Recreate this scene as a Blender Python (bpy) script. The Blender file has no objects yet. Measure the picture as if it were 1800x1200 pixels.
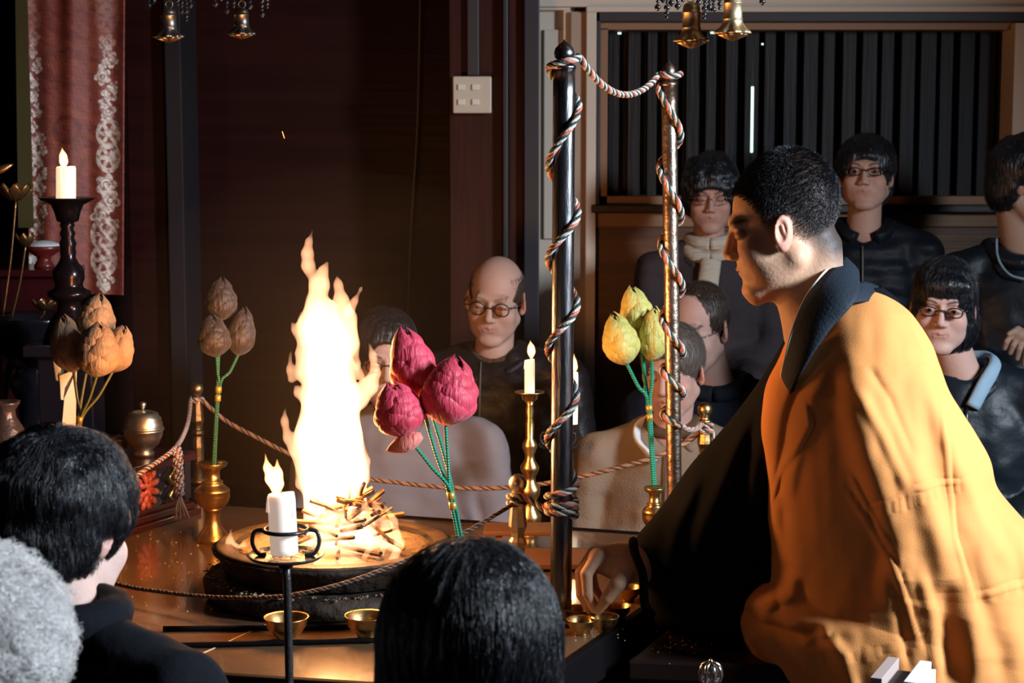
import bpy, math, random
import numpy as np
from mathutils import Vector, Matrix, Euler

# ------------------------------------------------------------------ camera, world, lights, exposure
sc = bpy.context.scene
col = sc.collection
F = 3200.0                     # focal length in pixels of the 1800 px frame
CAMZ = 1.29
PITCH = math.atan(370.0 / F)
cd = bpy.data.cameras.new('camera'); cam = bpy.data.objects.new('camera', cd); col.objects.link(cam)
cd.sensor_width = 36; cd.sensor_fit = 'HORIZONTAL'; cd.lens = F / 1800 * 36
cam.location = (0, 0, CAMZ); cam.rotation_euler = (math.pi / 2 - PITCH, 0, 0)
cd.clip_start = 0.05; cd.clip_end = 60
cd.dof.use_dof = True; cd.dof.focus_distance = 3.55; cd.dof.aperture_fstop = 9
sc.camera = cam
sc.view_settings.view_transform = 'Standard'; sc.view_settings.look = 'None'
sc.view_settings.gamma = 1; sc.view_settings.use_curve_mapping = False
sc.view_settings.exposure = 0.0
sc.cycles.use_denoising = True
sc.cycles.transparent_max_bounces = 24
sc.cycles.max_bounces = 6; sc.cycles.volume_bounces = 0
sc.cycles.sample_clamp_indirect = 3.0
w = bpy.data.worlds.new('world'); sc.world = w; w.use_nodes = True
w.node_tree.nodes['Background'].inputs[0].default_value = (0.35, 0.5, 1.0, 1)
w.node_tree.nodes['Background'].inputs[1].default_value = 0.007

def light(name, kind, loc, energy, color, size=0.1, target=None, size_y=None, spread=None):
    l = bpy.data.lights.new(name, kind); o = bpy.data.objects.new(name, l); col.objects.link(o)
    o.location = loc; l.energy = energy; l.color = color
    if kind == 'AREA':
        l.size = size
        if size_y: l.shape = 'RECTANGLE'; l.size_y = size_y
        if spread: l.spread = spread
    else:
        l.shadow_soft_size = size
    if target is not None:
        o.rotation_euler = (Vector(target) - Vector(loc)).to_track_quat('-Z', 'Y').to_euler()
    return o
# daylight from an opening on the right of the hall
light('window_daylight', 'AREA', (2.9, 2.15, 1.85), 125, (0.77, 0.88, 1.0), 0.5, (-0.1, 3.1, 0.6), 0.7, spread=2.1)
# the fire's own light
light('fire_light_low', 'POINT', (-0.36, 3.62, 0.66), 20, (1.0, 0.42, 0.12), 0.09)
light('fire_light_high', 'POINT', (-0.38, 3.70, 0.86), 12, (1.0, 0.45, 0.14), 0.07)

# ------------------------------------------------------------------ helpers
UPV = np.array([0, math.sin(PITCH), math.cos(PITCH)]); FWD = np.array([0, math.cos(PITCH), -math.sin(PITCH)])
def at(px, py, Y):             # the point seen at a pixel at horizontal distance Y
    d = FWD + np.array([(px - 900) / F, 0, 0]) - (py - 600) / F * UPV
    d = d * (Y / d[1])
    return np.array([d[0], d[1], d[2] + CAMZ])
def onz(px, py, z):            # the point seen at a pixel on the level z
    d = FWD + np.array([(px - 900) / F, 0, 0]) - (py - 600) / F * UPV
    d = d * ((z - CAMZ) / d[2])
    return np.array([d[0], d[1], z])
def proj(V):
    q = np.asarray(V) - np.array([0, 0, CAMZ])
    de = q @ FWD
    return 900 + F * q[:, 0] / de, 600 - F * (q @ UPV) / de
ZS = 0.35                      # top of the altar platform
rs = np.random.RandomState(7); random.seed(7)

OFF = {}
def setp(o, label=None, cat=None, group=None, kind=None):
    if label: o['label'] = label
    if cat: o['category'] = cat
    if group: o['group'] = group
    if kind: o['kind'] = kind
    return o
def thing(name, label, cat, loc, group=None):
    o = bpy.data.objects.new(name, None); col.objects.link(o); o.location = [float(v) for v in loc]
    o.empty_display_size = 0.05
    OFF[o.name] = np.array(loc, float)
    return setp(o, label, cat, group)
def mk(name, parts, m, parent=None, smooth=True, cols=None, loc=None, auto=None):
    """one mesh object out of (verts, faces) parts given in world coordinates; m = material or list with part->slot"""
    if isinstance(parts, tuple): parts = [parts]
    V = []; Fs = []; mi = []; n = 0
    for k, p in enumerate(parts):
        v = np.asarray(p[0], float); V.append(v)
        f = p[1]
        if isinstance(f, np.ndarray): f = (f + n).tolist()
        else: f = [[i + n for i in q] for q in f]
        Fs += f; mi += [p[2] if len(p) > 2 else 0] * len(f); n += len(v)
    V = np.concatenate(V)
    off = np.zeros(3)
    if parent is not None: off = OFF[parent.name]
    elif loc is not None: off = np.array(loc, float)
    me = bpy.data.meshes.new(name)
    me.from_pydata((V - off).tolist(), [], Fs)
    if not isinstance(m, (list, tuple)): m = [m]
    for q in m: me.materials.append(q)
    me.polygons.foreach_set('material_index', mi)
    me.polygons.foreach_set('use_smooth', [bool(smooth)] * len(me.polygons))
    if cols is not None:
        a = me.color_attributes.new('Col', 'FLOAT_COLOR', 'POINT')
        c = np.ones((len(V), 4)); c[:, :3] = cols
        a.data.foreach_set('color', c.ravel())
    me.update()
    o = bpy.data.objects.new(name, me); col.objects.link(o)
    if auto:
        bv = o.modifiers.new('bevel', 'BEVEL'); bv.width = auto; bv.segments = 2; bv.limit_method = 'ANGLE'
    if parent is not None:
        o.parent = parent; OFF[o.name] = off
    else:
        o.location = off.tolist(); OFF[o.name] = off
    return o
def copy_tree(o, parent=None, delta=None):
    c = o.copy(); col.objects.link(c)
    if parent is not None: c.parent = parent
    for ch in list(o.children): copy_tree(ch, c)
    if delta is not None: c.location = Vector(o.location) + Vector([float(v) for v in delta])
    return c

# ---- shapes
def box(c, s, rz=0.0, rx=0.0, ry=0.0):
    c = np.array(c, float); h = np.array(s, float) / 2
    v = np.array([[x, y, z] for x in (-1, 1) for y in (-1, 1) for z in (-1, 1)], float) * h
    R = np.array(Euler((rx, ry, rz)).to_matrix())
    return v @ R.T + c, [[0, 1, 3, 2], [4, 6, 7, 5], [0, 4, 5, 1], [2, 3, 7, 6], [0, 2, 6, 4], [1, 5, 7, 3]]
def prism(poly, z0, z1):       # polygon of (x,y) going counter-clockwise
    n = len(poly)
    v = [[p[0], p[1], z0] for p in poly] + [[p[0], p[1], z1] for p in poly]
    f = [list(range(n))[::-1], list(range(n, 2 * n))] + [[i, (i + 1) % n, n + (i + 1) % n, n + i] for i in range(n)]
    return np.array(v, float), f
def lathe(c, prof, n=32, R=None, wob=None):
    c = np.array(c, float); k = len(prof)
    th = np.linspace(0, 2 * np.pi, n, endpoint=False)
    V = np.zeros((k, n, 3))
    for i, (r, z) in enumerate(prof):
        rr = r if wob is None else r * (1 + wob(i, th))
        V[i, :, 0] = rr * np.cos(th); V[i, :, 1] = rr * np.sin(th); V[i, :, 2] = z
    V = V.reshape(-1, 3)
    if R is not None: V = V @ np.array(R).T
    f = []
    for i in range(k - 1):
        for j in range(n):
            j2 = (j + 1) % n
            f.append([i * n + j, i * n + j2, (i + 1) * n + j2, (i + 1) * n + j])
    f.append([j for j in range(n)][::-1]); f.append([(k - 1) * n + j for j in range(n)])
    return V + c, f
def resample(P, n=None, step=None, closed=False):
    P = np.array(P, float)
    m = len(P)
    if m == 2 and not closed:
        L = np.linalg.norm(P[1] - P[0])
        if n is None: n = max(2, int(L / step) + 1)
        t = np.linspace(0, 1, n)[:, None]; return P[0] * (1 - t) + P[1] * t
    # Catmull-Rom
    Q = []
    rng = range(m) if closed else range(m - 1)
    for i in rng:
        if closed: a, b, c_, d = P[(i - 1) % m], P[i], P[(i + 1) % m], P[(i + 2) % m]
        else: a, b, c_, d = P[max(i - 1, 0)], P[i], P[i + 1], P[min(i + 2, m - 1)]
        t = np.linspace(0, 1, 16, endpoint=False)[:, None]
        Q.append(0.5 * ((2 * b) + (-a + c_) * t + (2 * a - 5 * b + 4 * c_ - d) * t**2 + (-a + 3 * b - 3 * c_ + d) * t**3))
    Q.append(P[:1] if closed else P[-1:]); Q = np.concatenate(Q)
    s = np.concatenate([[0], np.cumsum(np.linalg.norm(np.diff(Q[:, :3], axis=0), axis=1))])
    if n is None: n = max(3, int(s[-1] / step) + 1)
    u = np.linspace(0, s[-1], n)
    return np.stack([np.interp(u, s, Q[:, k]) for k in range(Q.shape[1])], 1)
def frames(P):
    T = np.gradient(P, axis=0); T /= np.linalg.norm(T, axis=1)[:, None] + 1e-12
    N = np.zeros_like(P)
    a = np.array([0, 0, 1.0]) if abs(T[0][2]) < 0.9 else np.array([1.0, 0, 0])
    n = a - T[0] * (a @ T[0]); n /= np.linalg.norm(n)
    for i in range(len(P)):
        n = n - T[i] * (n @ T[i]); n /= np.linalg.norm(n) + 1e-12; N[i] = n
    return T, N, np.cross(T, N)
def tube(P, r, sides=10, closed=False, flat=1.0):
    P = np.array(P, float); n = len(P)
    r = np.ones(n) * r if np.isscalar(r) else np.interp(np.linspace(0, 1, n), np.linspace(0, 1, len(r)), r)
    T, N, B = frames(P)
    th = np.linspace(0, 2 * np.pi, sides, endpoint=False)
    V = (P[:, None, :] + r[:, None, None] * (np.cos(th)[None, :, None] * N[:, None, :] + flat * np.sin(th)[None, :, None] * B[:, None, :])).reshape(-1, 3)
    i = np.arange(n - 1)[:, None] * sides; j = np.arange(sides)[None, :]; j2 = (j + 1) % sides
    f = np.stack([i + j, i + j2, i + sides + j2, i + sides + j], -1).reshape(-1, 4).tolist()
    if not closed:
        f.append(list(range(sides))[::-1]); f.append([(n - 1) * sides + k for k in range(sides)])
    return V, f
def ring(c, r, rt, n=40, sides=8, R=None, arc=(0, 2 * math.pi)):
    th = np.linspace(arc[0], arc[1], n); P = np.stack([r * np.cos(th), r * np.sin(th), th * 0], 1)
    if R is not None: P = P @ np.array(R).T
    return tube(P + np.array(c), rt, sides)
def rope(P, rad, step=0.0035, pitch=0.036, ns=5, phase=0.0):
    P = resample(P, step=step); T, N, B = frames(P)
    s = np.concatenate([[0], np.cumsum(np.linalg.norm(np.diff(P, axis=0), axis=1))])
    out = []
    slots = [0, 1, 2, 0, 2]
    for k in range(ns):
        a = 2 * np.pi * s / pitch + phase + k * 2 * np.pi / ns
        C = P + rad * 0.55 * (np.cos(a)[:, None] * N + np.sin(a)[:, None] * B)
        v, f = tube(C, rad * (0.46 if slots[k] < 2 else 0.42), 6); out.append((v, f, slots[k]))
    return out
def grid(V2):                   # V2: (n,m,3)
    n, m = V2.shape[:2]
    i = np.arange(n - 1)[:, None] * m; j = np.arange(m - 1)[None, :]
    f = np.stack([i + j, i + j + 1, i + m + j + 1, i + m + j], -1).reshape(-1, 4)
    return V2.reshape(-1, 3), f
_nd = rs.normal(size=(3, 24, 3)); _ph = rs.uniform(0, 6.28, (3, 24))
def noise(p, sc_=1.0, seed=0):
    p = np.asarray(p) * sc_; out = 0
    for k in range(8):
        d = _nd[seed % 3, (k + seed) % 24]; out = out + np.sin(p @ d + _ph[seed % 3, (k + seed) % 24] + 0.7 * np.sin(p @ _nd[(seed + 1) % 3, k] * 1.3))
    return out / 4.0

# ---- signed distance bodies
def rc(a, b, ra, rb):
    a = np.array(a, float); b = np.array(b, float); ba = b - a; L2 = ba @ ba + 1e-12
    def f(p):
        t = np.clip(((p - a) @ ba) / L2, 0, 1)
        return np.linalg.norm(p - a - t[:, None] * ba, axis=1) - (ra + (rb - ra) * t)
    return f
def el(c, r, R=None):
    c = np.array(c, float); r = np.array(r, float)
    R_ = None if R is None else np.array(R)
    def f(p):
        q = p - c
        if R_ is not None: q = q @ R_
        k0 = np.linalg.norm(q / r, axis=1); k1 = np.linalg.norm(q / (r * r), axis=1) + 1e-9
        return k0 * (k0 - 1) / k1
    return f
def half(c, n):
    c = np.array(c, float); n = np.array(n, float); n /= np.linalg.norm(n)
    return lambda p: (p - c) @ n
def sdf(ops):
    def f(p):
        d = None
        for op, k, g in ops:
            e = g(p)
            if d is None: d = e; continue
            if op == 'u':
                h = np.clip(0.5 + 0.5 * (e - d) / k, 0, 1); d = e * (1 - h) + d * h - k * h * (1 - h)
            elif op == 's':
                h = np.clip(0.5 - 0.5 * (d + e) / k, 0, 1); d = d * (1 - h) + (-e) * h + k * h * (1 - h)
            elif op == 'i':
                h = np.clip(0.5 - 0.5 * (e - d) / k, 0, 1); d = e * (1 - h) + d * h + k * h * (1 - h)
            elif op == 'n': d = d + e
        return d
    return f
def polygonize(f, lo, hi, h):
    lo = np.array(lo, float); hi = np.array(hi, float); B = 8
    nb = np.ceil((hi - lo) / h / B).astype(int); n = nb * B + 1
    D = np.full(nb * B, 1.0, np.float32)
    bi = np.stack(np.meshgrid(*[np.arange(k) for k in nb], indexing='ij'), -1).reshape(-1, 3)
    cen = lo + (bi * B + B / 2) * h
    dc = f(cen); half_ = h * B * 0.87 * 1.7 + 0.004
    Dv = D.reshape(nb[0], B, nb[1], B, nb[2], B)
    ins = dc < -half_
    for b in bi[ins]: Dv[b[0], :, b[1], :, b[2], :] = -1
    act = bi[np.abs(dc) <= half_]
    loc = np.stack(np.meshgrid(*[np.arange(B)] * 3, indexing='ij'), -1).reshape(-1, 3)
    for s in range(0, len(act), 600):
        a = act[s:s + 600]
        p = lo + (a[:, None, :] * B + loc[None]) * h
        v = f(p.reshape(-1, 3)).astype(np.float32).reshape(len(a), B, B, B)
        for k, b in enumerate(a): Dv[b[0], :, b[1], :, b[2], :] = v[k]
    D = Dv.reshape(nb * B)
    S = D < 0
    cs = S[:-1, :-1, :-1].astype(np.int8)
    for dx in (0, 1):
        for dy in (0, 1):
            for dz in (0, 1):
                if dx or dy or dz:
                    cs = cs + S[dx:S.shape[0] - 1 + dx, dy:S.shape[1] - 1 + dy, dz:S.shape[2] - 1 + dz]
    cell = (cs > 0) & (cs < 8)
    idx = np.argwhere(cell); ids = np.full(cell.shape, -1, np.int64); ids[cell] = np.arange(len(idx))
    acc = np.zeros((len(idx), 3)); cnt = np.zeros(len(idx))
    cor = [(x, y, z) for x in (0, 1) for y in (0, 1) for z in (0, 1)]
    for a in cor:
        for ax in range(3):
            if a[ax] == 0:
                b = list(a); b[ax] = 1
                da = D[idx[:, 0] + a[0], idx[:, 1] + a[1], idx[:, 2] + a[2]]; db = D[idx[:, 0] + b[0], idx[:, 1] + b[1], idx[:, 2] + b[2]]
                m = (da < 0) != (db < 0)
                t = np.where(m, da / (da - db + 1e-12), 0)
                pt = np.tile(np.array(a, float), (len(idx), 1)); pt[:, ax] += t
                acc[m] += pt[m]; cnt[m] += 1
    V = lo + (idx + acc / cnt[:, None]) * h
    faces = []
    for ax in range(3):
        u, v = [(1, 2), (2, 0), (0, 1)][ax]
        sl0 = [slice(None)] * 3; sl1 = [slice(None)] * 3; sl0[ax] = slice(0, -1); sl1[ax] = slice(1, None)
        A = S[tuple(sl0)]; Bm = S[tuple(sl1)]
        e = np.argwhere(A != Bm)
        ok = (e[:, u] > 0) & (e[:, v] > 0) & (e[:, u] < ids.shape[u]) & (e[:, v] < ids.shape[v]) & (e[:, ax] < ids.shape[ax])
        e = e[ok]
        flip = A[e[:, 0], e[:, 1], e[:, 2]]
        q = []
        for du, dv in ((-1, -1), (0, -1), (0, 0), (-1, 0)):
            c = e.copy(); c[:, u] += du; c[:, v] += dv; q.append(ids[c[:, 0], c[:, 1], c[:, 2]])
        q = np.stack(q, 1); q[~flip] = q[~flip][:, ::-1]; faces.append(q)
    return V, np.concatenate(faces)
def grad(f, p, e=0.0015):
    g = np.stack([f(p + np.array(v) * e) - f(p - np.array(v) * e) for v in ((1, 0, 0), (0, 1, 0), (0, 0, 1))], 1)
    return g / (np.linalg.norm(g, axis=1)[:, None] + 1e-9)
def strands(name, f, roots, flow, steps, step, rad, m, parent, M, lift=0.0, jit=0.25, curl=0.0, off0=0.0015, curlf=9, var=0.5):
    """hair drawn as curves that follow the surface of f (local space), moved into place by M"""
    n = len(roots); p = roots.copy(); g = grad(f, p); p = p - g * f(p)[:, None]
    P = np.zeros((n, steps, 3)); cl = rs.uniform(0.15, 1, n) * off0 * 2
    jd = rs.normal(size=(n, 3)) * jit
    ln = step * (1 - var + var * 2 * rs.uniform(0, 1, n) * 0.5 + 0)
    ph = rs.uniform(0, 6.28, n); q = p.copy()
    for s in range(steps):
        g = grad(f, q); t = s / (steps - 1)
        P[:, s] = q + g * (cl + lift * t * t * (0.3 + cl / off0 * 0.35))[:, None]
        if curl:
            a = ph + t * curlf; b = np.cross(g, jd / (np.linalg.norm(jd, axis=1)[:, None]))
            P[:, s] += curl * (0.3 + t) * (np.cos(a)[:, None] * b + np.sin(a)[:, None] * g)
        d = flow(q) + jd; d = d - g * np.sum(d * g, 1)[:, None]; d /= np.linalg.norm(d, axis=1)[:, None] + 1e-9
        q = q + d * ln[:, None]; q = q - grad(f, q) * f(q)[:, None]
    W = P.reshape(-1, 3) @ M[:3, :3].T + M[:3, 3] - OFF[parent.name]
    hc = bpy.data.hair_curves.new(name); hc.add_curves([steps] * n)
    hc.attributes['position'].data.foreach_set('vector', W.astype(np.float32).ravel())
    ra = hc.attributes.get('radius') or hc.attributes.new('radius', 'FLOAT', 'POINT')
    t = np.linspace(0, 1, steps); ra.data.foreach_set('value', np.tile(rad * (1 - 0.75 * t**2), n).astype(np.float32))
    hc.materials.append(m)
    o = bpy.data.objects.new(name, hc); col.objects.link(o); o.parent = parent; OFF[o.name] = OFF[parent.name]
    return o

# ------------------------------------------------------------------ materials
def mat(name, base, rough=0.5, metal=0.0, bump=None, spec=None, coat=None, attr=False, vary=None, emis=None, sss=0, sheen=0, wave=None):
    """bump=(scale, strength, stretch xyz); vary=(colour2, scale, stretch); wave=(scale,strength,dir)"""
    m = bpy.data.materials.new(name); m.use_nodes = True; nt = m.node_tree; N = nt.nodes; L = nt.links
    b = N['Principled BSDF']
    b.inputs['Base Color'].default_value = (*base, 1); b.inputs['Roughness'].default_value = rough
    b.inputs['Metallic'].default_value = metal
    if spec is not None: b.inputs['Specular IOR Level'].default_value = spec
    if coat: b.inputs['Coat Weight'].default_value = coat[0]; b.inputs['Coat Roughness'].default_value = coat[1]
    if sss: b.inputs['Subsurface Weight'].default_value = sss; b.inputs['Subsurface Radius'].default_value = (0.012, 0.005, 0.003); b.inputs['Subsurface Scale'].default_value = 1.0
    if sheen: b.inputs['Sheen Weight'].default_value = sheen; b.inputs['Sheen Roughness'].default_value = 0.5
    if attr:
        a = N.new('ShaderNodeAttribute'); a.attribute_name = 'Col'; L.new(a.outputs['Color'], b.inputs['Base Color'])
    tc = N.new('ShaderNodeTexCoord')
    def nz(scale, st, detail=4):
        mp = N.new('ShaderNodeMapping'); mp.inputs['Scale'].default_value = st; L.new(tc.outputs['Object'], mp.inputs['Vector'])
        t = N.new('ShaderNodeTexNoise'); t.inputs['Scale'].default_value = scale; t.inputs['Detail'].default_value = detail; L.new(mp.outputs[0], t.inputs['Vector'])
        return t
    if vary:
        t = nz(vary[1], vary[2] if len(vary) > 2 else (1, 1, 1)); mx = N.new('ShaderNodeMix'); mx.data_type = 'RGBA'
        cr = N.new('ShaderNodeValToRGB'); cr.color_ramp.elements[0].position = 0.38; cr.color_ramp.elements[1].position = 0.62
        L.new(t.outputs[0], cr.inputs[0]); L.new(cr.outputs[0], mx.inputs[0])
        mx.inputs[6].default_value = (*base, 1); mx.inputs[7].default_value = (*vary[0], 1); L.new(mx.outputs[2], b.inputs['Base Color'])
    last = None
    if bump:
        t = nz(bump[0], bump[2] if len(bump) > 2 else (1, 1, 1)); bp = N.new('ShaderNodeBump'); bp.inputs['Strength'].default_value = bump[1]; bp.inputs['Distance'].default_value = 0.01
        L.new(t.outputs[0], bp.inputs['Height']); last = bp
    if wave:
        wv = N.new('ShaderNodeTexWave'); wv.bands_direction = wave[2]; wv.inputs['Scale'].default_value = wave[0]; wv.inputs['Distortion'].default_value = wave[3] if len(wave) > 3 else 1.5
        wv.inputs['Detail'].default_value = 1
        L.new(tc.outputs['Object'], wv.inputs['Vector']); bp = N.new('ShaderNodeBump'); bp.inputs['Strength'].default_value = wave[1]; bp.inputs['Distance'].default_value = 0.02
        L.new(wv.outputs[0], bp.inputs['Height'])
        if last: L.new(last.outputs[0], bp.inputs['Normal'])
        last = bp
    if last: L.new(last.outputs[0], b.inputs['Normal'])
    if emis:
        b.inputs['Emission Color'].default_value = (*emis[0], 1); b.inputs['Emission Strength'].default_value = emis[1]
    return m
def flame_mat(name, rgb):
    m = bpy.data.materials.new(name); m.use_nodes = True; nt = m.node_tree; N = nt.nodes
    N.remove(N['Principled BSDF']); e = N.new('ShaderNodeEmission'); e.inputs[0].default_value = (1, rgb[1] / rgb[0], rgb[2] / rgb[0], 1); e.inputs[1].default_value = rgb[0]
    nt.links.new(e.outputs[0], N['Material Output'].inputs['Volume'])
    return m
M = {}
M['brass'] = mat('brass', (0.75, 0.50, 0.21), 0.33, 1.0, (60, 0.12), vary=((0.45, 0.27, 0.10), 30))
M['dull_brass'] = mat('dull_brass', (0.50, 0.33, 0.15), 0.38, 1.0, (80, 0.15), vary=((0.25, 0.17, 0.09), 25))
M['silver_brass'] = mat('aged_bell_metal', (0.60, 0.47, 0.30), 0.36, 1.0, (50, 0.1), vary=((0.72, 0.64, 0.52), 20))
M['bell'] = mat('bell_brass', (0.82, 0.66, 0.42), 0.46, 1.0, (60, 0.1), vary=((0.6, 0.42, 0.22), 25))
M['steel'] = mat('darkened_steel', (0.13, 0.13, 0.14), 0.30, 1.0, (90, 0.2, (1, 1, 0.15)), vary=((0.26, 0.26, 0.27), 40, (1, 1, 0.2)))
M['copper_post'] = mat('worn_copper_post', (0.48, 0.38, 0.30), 0.36, 1.0, (90, 0.2), vary=((0.30, 0.20, 0.14), 50, (1, 1, 0.3)))
M['iron'] = mat('black_iron', (0.05, 0.045, 0.045), 0.35, 0.6, (70, 0.3))
M['black_lacquer'] = mat('black_lacquer', (0.012, 0.010, 0.014), 0.16, 0.0, coat=(0.6, 0.08))
M['red_lacquer'] = mat('red_lacquer', (0.040, 0.006, 0.007), 0.22, 0.0, coat=(0.4, 0.1))
M['dark_bronze'] = mat('dark_bronze', (0.045, 0.03, 0.032), 0.22, 0.8, (20, 0.05))
M['altar_top'] = mat('glossy_brown_altar_top', (0.115, 0.062, 0.032), 0.2, 0.0, (6, 0.03), coat=(0.5, 0.06), vary=((0.15, 0.085, 0.045), 3))
M['altar_edge'] = mat('black_altar_edge', (0.003, 0.0025, 0.003), 0.7, 0.0, spec=0.05)
M['joint'] = mat('pale_joint', (0.65, 0.45, 0.25), 0.3)
M['stone'] = mat('ash_coated_hearth', (0.014, 0.010, 0.008), 0.75, 0.0, (40, 0.9), vary=((0.040, 0.030, 0.022), 22), spec=0.2)
M['rim'] = mat('hearth_rim', (0.10, 0.065, 0.04), 0.5, 0.3, (30, 0.4), vary=((0.04, 0.028, 0.02), 18))
M['ash'] = mat('pale_ash', (0.26, 0.18, 0.11), 0.9, 0.0, (60, 0.8))
M['stick'] = mat('burning_wood', (0.35, 0.17, 0.06), 0.7, 0.0, (40, 0.5), vary=((0.03, 0.02, 0.015), 18))
M['wax'] = mat('glowing_white_wax', (0.92, 0.88, 0.82), 0.35, 0.0, sss=0.25, emis=((1.0, 0.75, 0.60), 0.42))  # emission stands in for candlelight shining through the wax
M['wax_strong_glow'] = mat('glowing_wax', (0.95, 0.9, 0.82), 0.35, 0.0, sss=0.25, emis=((1.0, 0.72, 0.42), 1.0))  # stronger emission, again painting the flame's light in the wax
M['wick'] = mat('wick', (0.02, 0.015, 0.01), 0.9)
M['rope_white'] = mat('rope_white', (0.62, 0.52, 0.45), 0.7, 0, (250, 0.4))
M['rope_red'] = mat('rope_salmon', (0.62, 0.17, 0.11), 0.7, 0, (250, 0.4))
M['rope_dark'] = mat('rope_dark_green', (0.012, 0.05, 0.045), 0.6, 0, (250, 0.4))
ROPE = [M['rope_white'], M['rope_red'], M['rope_dark']]
M['rope_shade_mid'] = mat('rope_shaded_mid', (0.16, 0.10, 0.075), 0.7); M['rope_shade_blk'] = mat('rope_shaded_black', (0.012, 0.010, 0.012), 0.7)
M['rope_tan'] = mat('rope_tan', (0.42, 0.24, 0.14), 0.7); M['rope_brown'] = mat('rope_brown', (0.12, 0.05, 0.03), 0.7)
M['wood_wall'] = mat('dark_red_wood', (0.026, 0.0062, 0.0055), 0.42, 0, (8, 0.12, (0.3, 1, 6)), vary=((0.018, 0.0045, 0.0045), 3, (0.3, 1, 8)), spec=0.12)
M['wood_post'] = mat('reddish_wood_post', (0.050, 0.013, 0.010), 0.45, 0, (10, 0.12, (6, 6, 0.4)), vary=((0.036, 0.010, 0.008), 5, (8, 8, 0.5)), spec=0.15)
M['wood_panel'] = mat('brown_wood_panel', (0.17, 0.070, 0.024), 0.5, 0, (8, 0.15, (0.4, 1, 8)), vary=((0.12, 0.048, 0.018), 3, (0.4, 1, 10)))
M['dark_beam'] = mat('dark_beam', (0.030, 0.020, 0.020), 0.5, 0, (12, 0.2, (0.4, 1, 6)))
M['lit_edge_handle'] = mat('lit_edge_and_handle_grey', (0.040, 0.035, 0.042), 0.45, spec=0.3)  # paints the blue-lit post edges; also the urn handle's own grey
M['cream'] = mat('cream_paint', (0.80, 0.66, 0.53), 0.7, 0, (40, 0.05))
M['pink_cream'] = mat('tan_paint', (0.50, 0.35, 0.26), 0.65, 0, (40, 0.05))
M['tan'] = mat('tan_trim', (0.33, 0.17, 0.085), 0.55, 0, (12, 0.1, (0.3, 1, 8)))
M['slat'] = mat('dark_slat', (0.014, 0.009, 0.010), 0.5, 0, (20, 0.2, (4, 4, 0.2)), spec=0.3, vary=((0.007, 0.005, 0.006), 8, (4, 4, 0.3)))
M['black'] = mat('matt_black', (0.006, 0.006, 0.008), 0.7)
M['plate'] = mat('ivory_plastic', (0.62, 0.54, 0.42), 0.4)
M['white'] = mat('white_plastic', (0.8, 0.75, 0.68), 0.35)
M['grey'] = mat('grey_cable', (0.16, 0.14, 0.13), 0.5)
M['floor'] = mat('dark_floor', (0.035, 0.018, 0.014), 0.35, 0, (4, 0.05, (1, 6, 1)))
M['slit'] = mat('daylight_gap', (0.8, 0.9, 0.85), 0.5, emis=((0.62, 1.0, 0.85), 1.6))
M['flame'] = flame_mat('fire_gas', (60, 28, 14))
M['cflame'] = flame_mat('candle_gas', (420, 190, 70))
M['ember'] = mat('glowing_ember', (0.3, 0.1, 0.02), 0.8, emis=((1.0, 0.35, 0.08), 3.0))
def crepe(name, a, b): return mat(name, a, 0.55, 0, (150, 0.45, (1, 1, 0.10)), vary=(b, 14), sheen=0.15)
M['red_petal'] = crepe('crimson_crepe', (0.62, 0.045, 0.095), (0.48, 0.025, 0.055))
M['tan_petal'] = crepe('tan_crepe', (0.42, 0.27, 0.16), (0.32, 0.20, 0.115))
M['dark_petal'] = crepe('brown_crepe', (0.035, 0.022, 0.018), (0.022, 0.014, 0.012))
M['yellow_petal'] = crepe('yellow_crepe', (0.60, 0.50, 0.13), (0.44, 0.40, 0.09))
M['stem'] = mat('green_wrapped_stem', (0.02, 0.25, 0.15), 0.35, 0, wave=(60, 0.4, 'Z'))
M['stem_dark'] = mat('dry_stem', (0.16, 0.17, 0.06), 0.45)
M['gold_tape'] = mat('gold_tape', (0.75, 0.48, 0.10), 0.35, 0.6)
M['bead'] = mat('dark_glass_bead', (0.02, 0.02, 0.025), 0.08, 0.0, coat=(1, 0.05))
M['skin'] = mat('skin', (0.5, 0.3, 0.2), 0.55, 0, (150, 0.12), attr=True, sss=0.12, spec=0.3)
M['eye'] = mat('eye_white', (0.33, 0.28, 0.25), 0.25); M['iris'] = mat('iris', (0.02, 0.012, 0.008), 0.1)
M['hair_black'] = mat('black_hair', (0.009, 0.010, 0.014), 0.33, 0, (140, 0.6, (1, 1, 0.2)), spec=0.6)
M['hair_brown'] = mat('brown_hair', (0.045, 0.028, 0.020), 0.42, 0, (140, 0.6, (1, 1, 0.2)))
M['hair_ash'] = mat('ash_brown_hair', (0.10, 0.075, 0.06), 0.45, 0, (140, 0.6, (1, 1, 0.2)))
M['hair_grey'] = mat('grey_hair', (0.88, 0.86, 0.84), 0.45, 0, (140, 0.5))
M['glasses'] = mat('glasses_frame', (0.015, 0.010, 0.010), 0.2, 0)
M['glasses_metal'] = mat('thin_metal_frame', (0.25, 0.15, 0.12), 0.25, 0.8)
def lens_mat():
    m = bpy.data.materials.new('clear_lens'); m.use_nodes = True; nt = m.node_tree; N = nt.nodes; N.remove(N['Principled BSDF'])
    t = N.new('ShaderNodeBsdfTransparent'); g = N.new('ShaderNodeBsdfGlossy'); g.inputs['Roughness'].default_value = 0.08
    fr = N.new('ShaderNodeFresnel'); fr.inputs[0].default_value = 1.5; mx = N.new('ShaderNodeMixShader')
    nt.links.new(fr.outputs[0], mx.inputs[0]); nt.links.new(t.outputs[0], mx.inputs[1]); nt.links.new(g.outputs[0], mx.inputs[2])
    nt.links.new(mx.outputs[0], N['Material Output'].inputs['Surface']); return m
M['lens'] = lens_mat()
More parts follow.
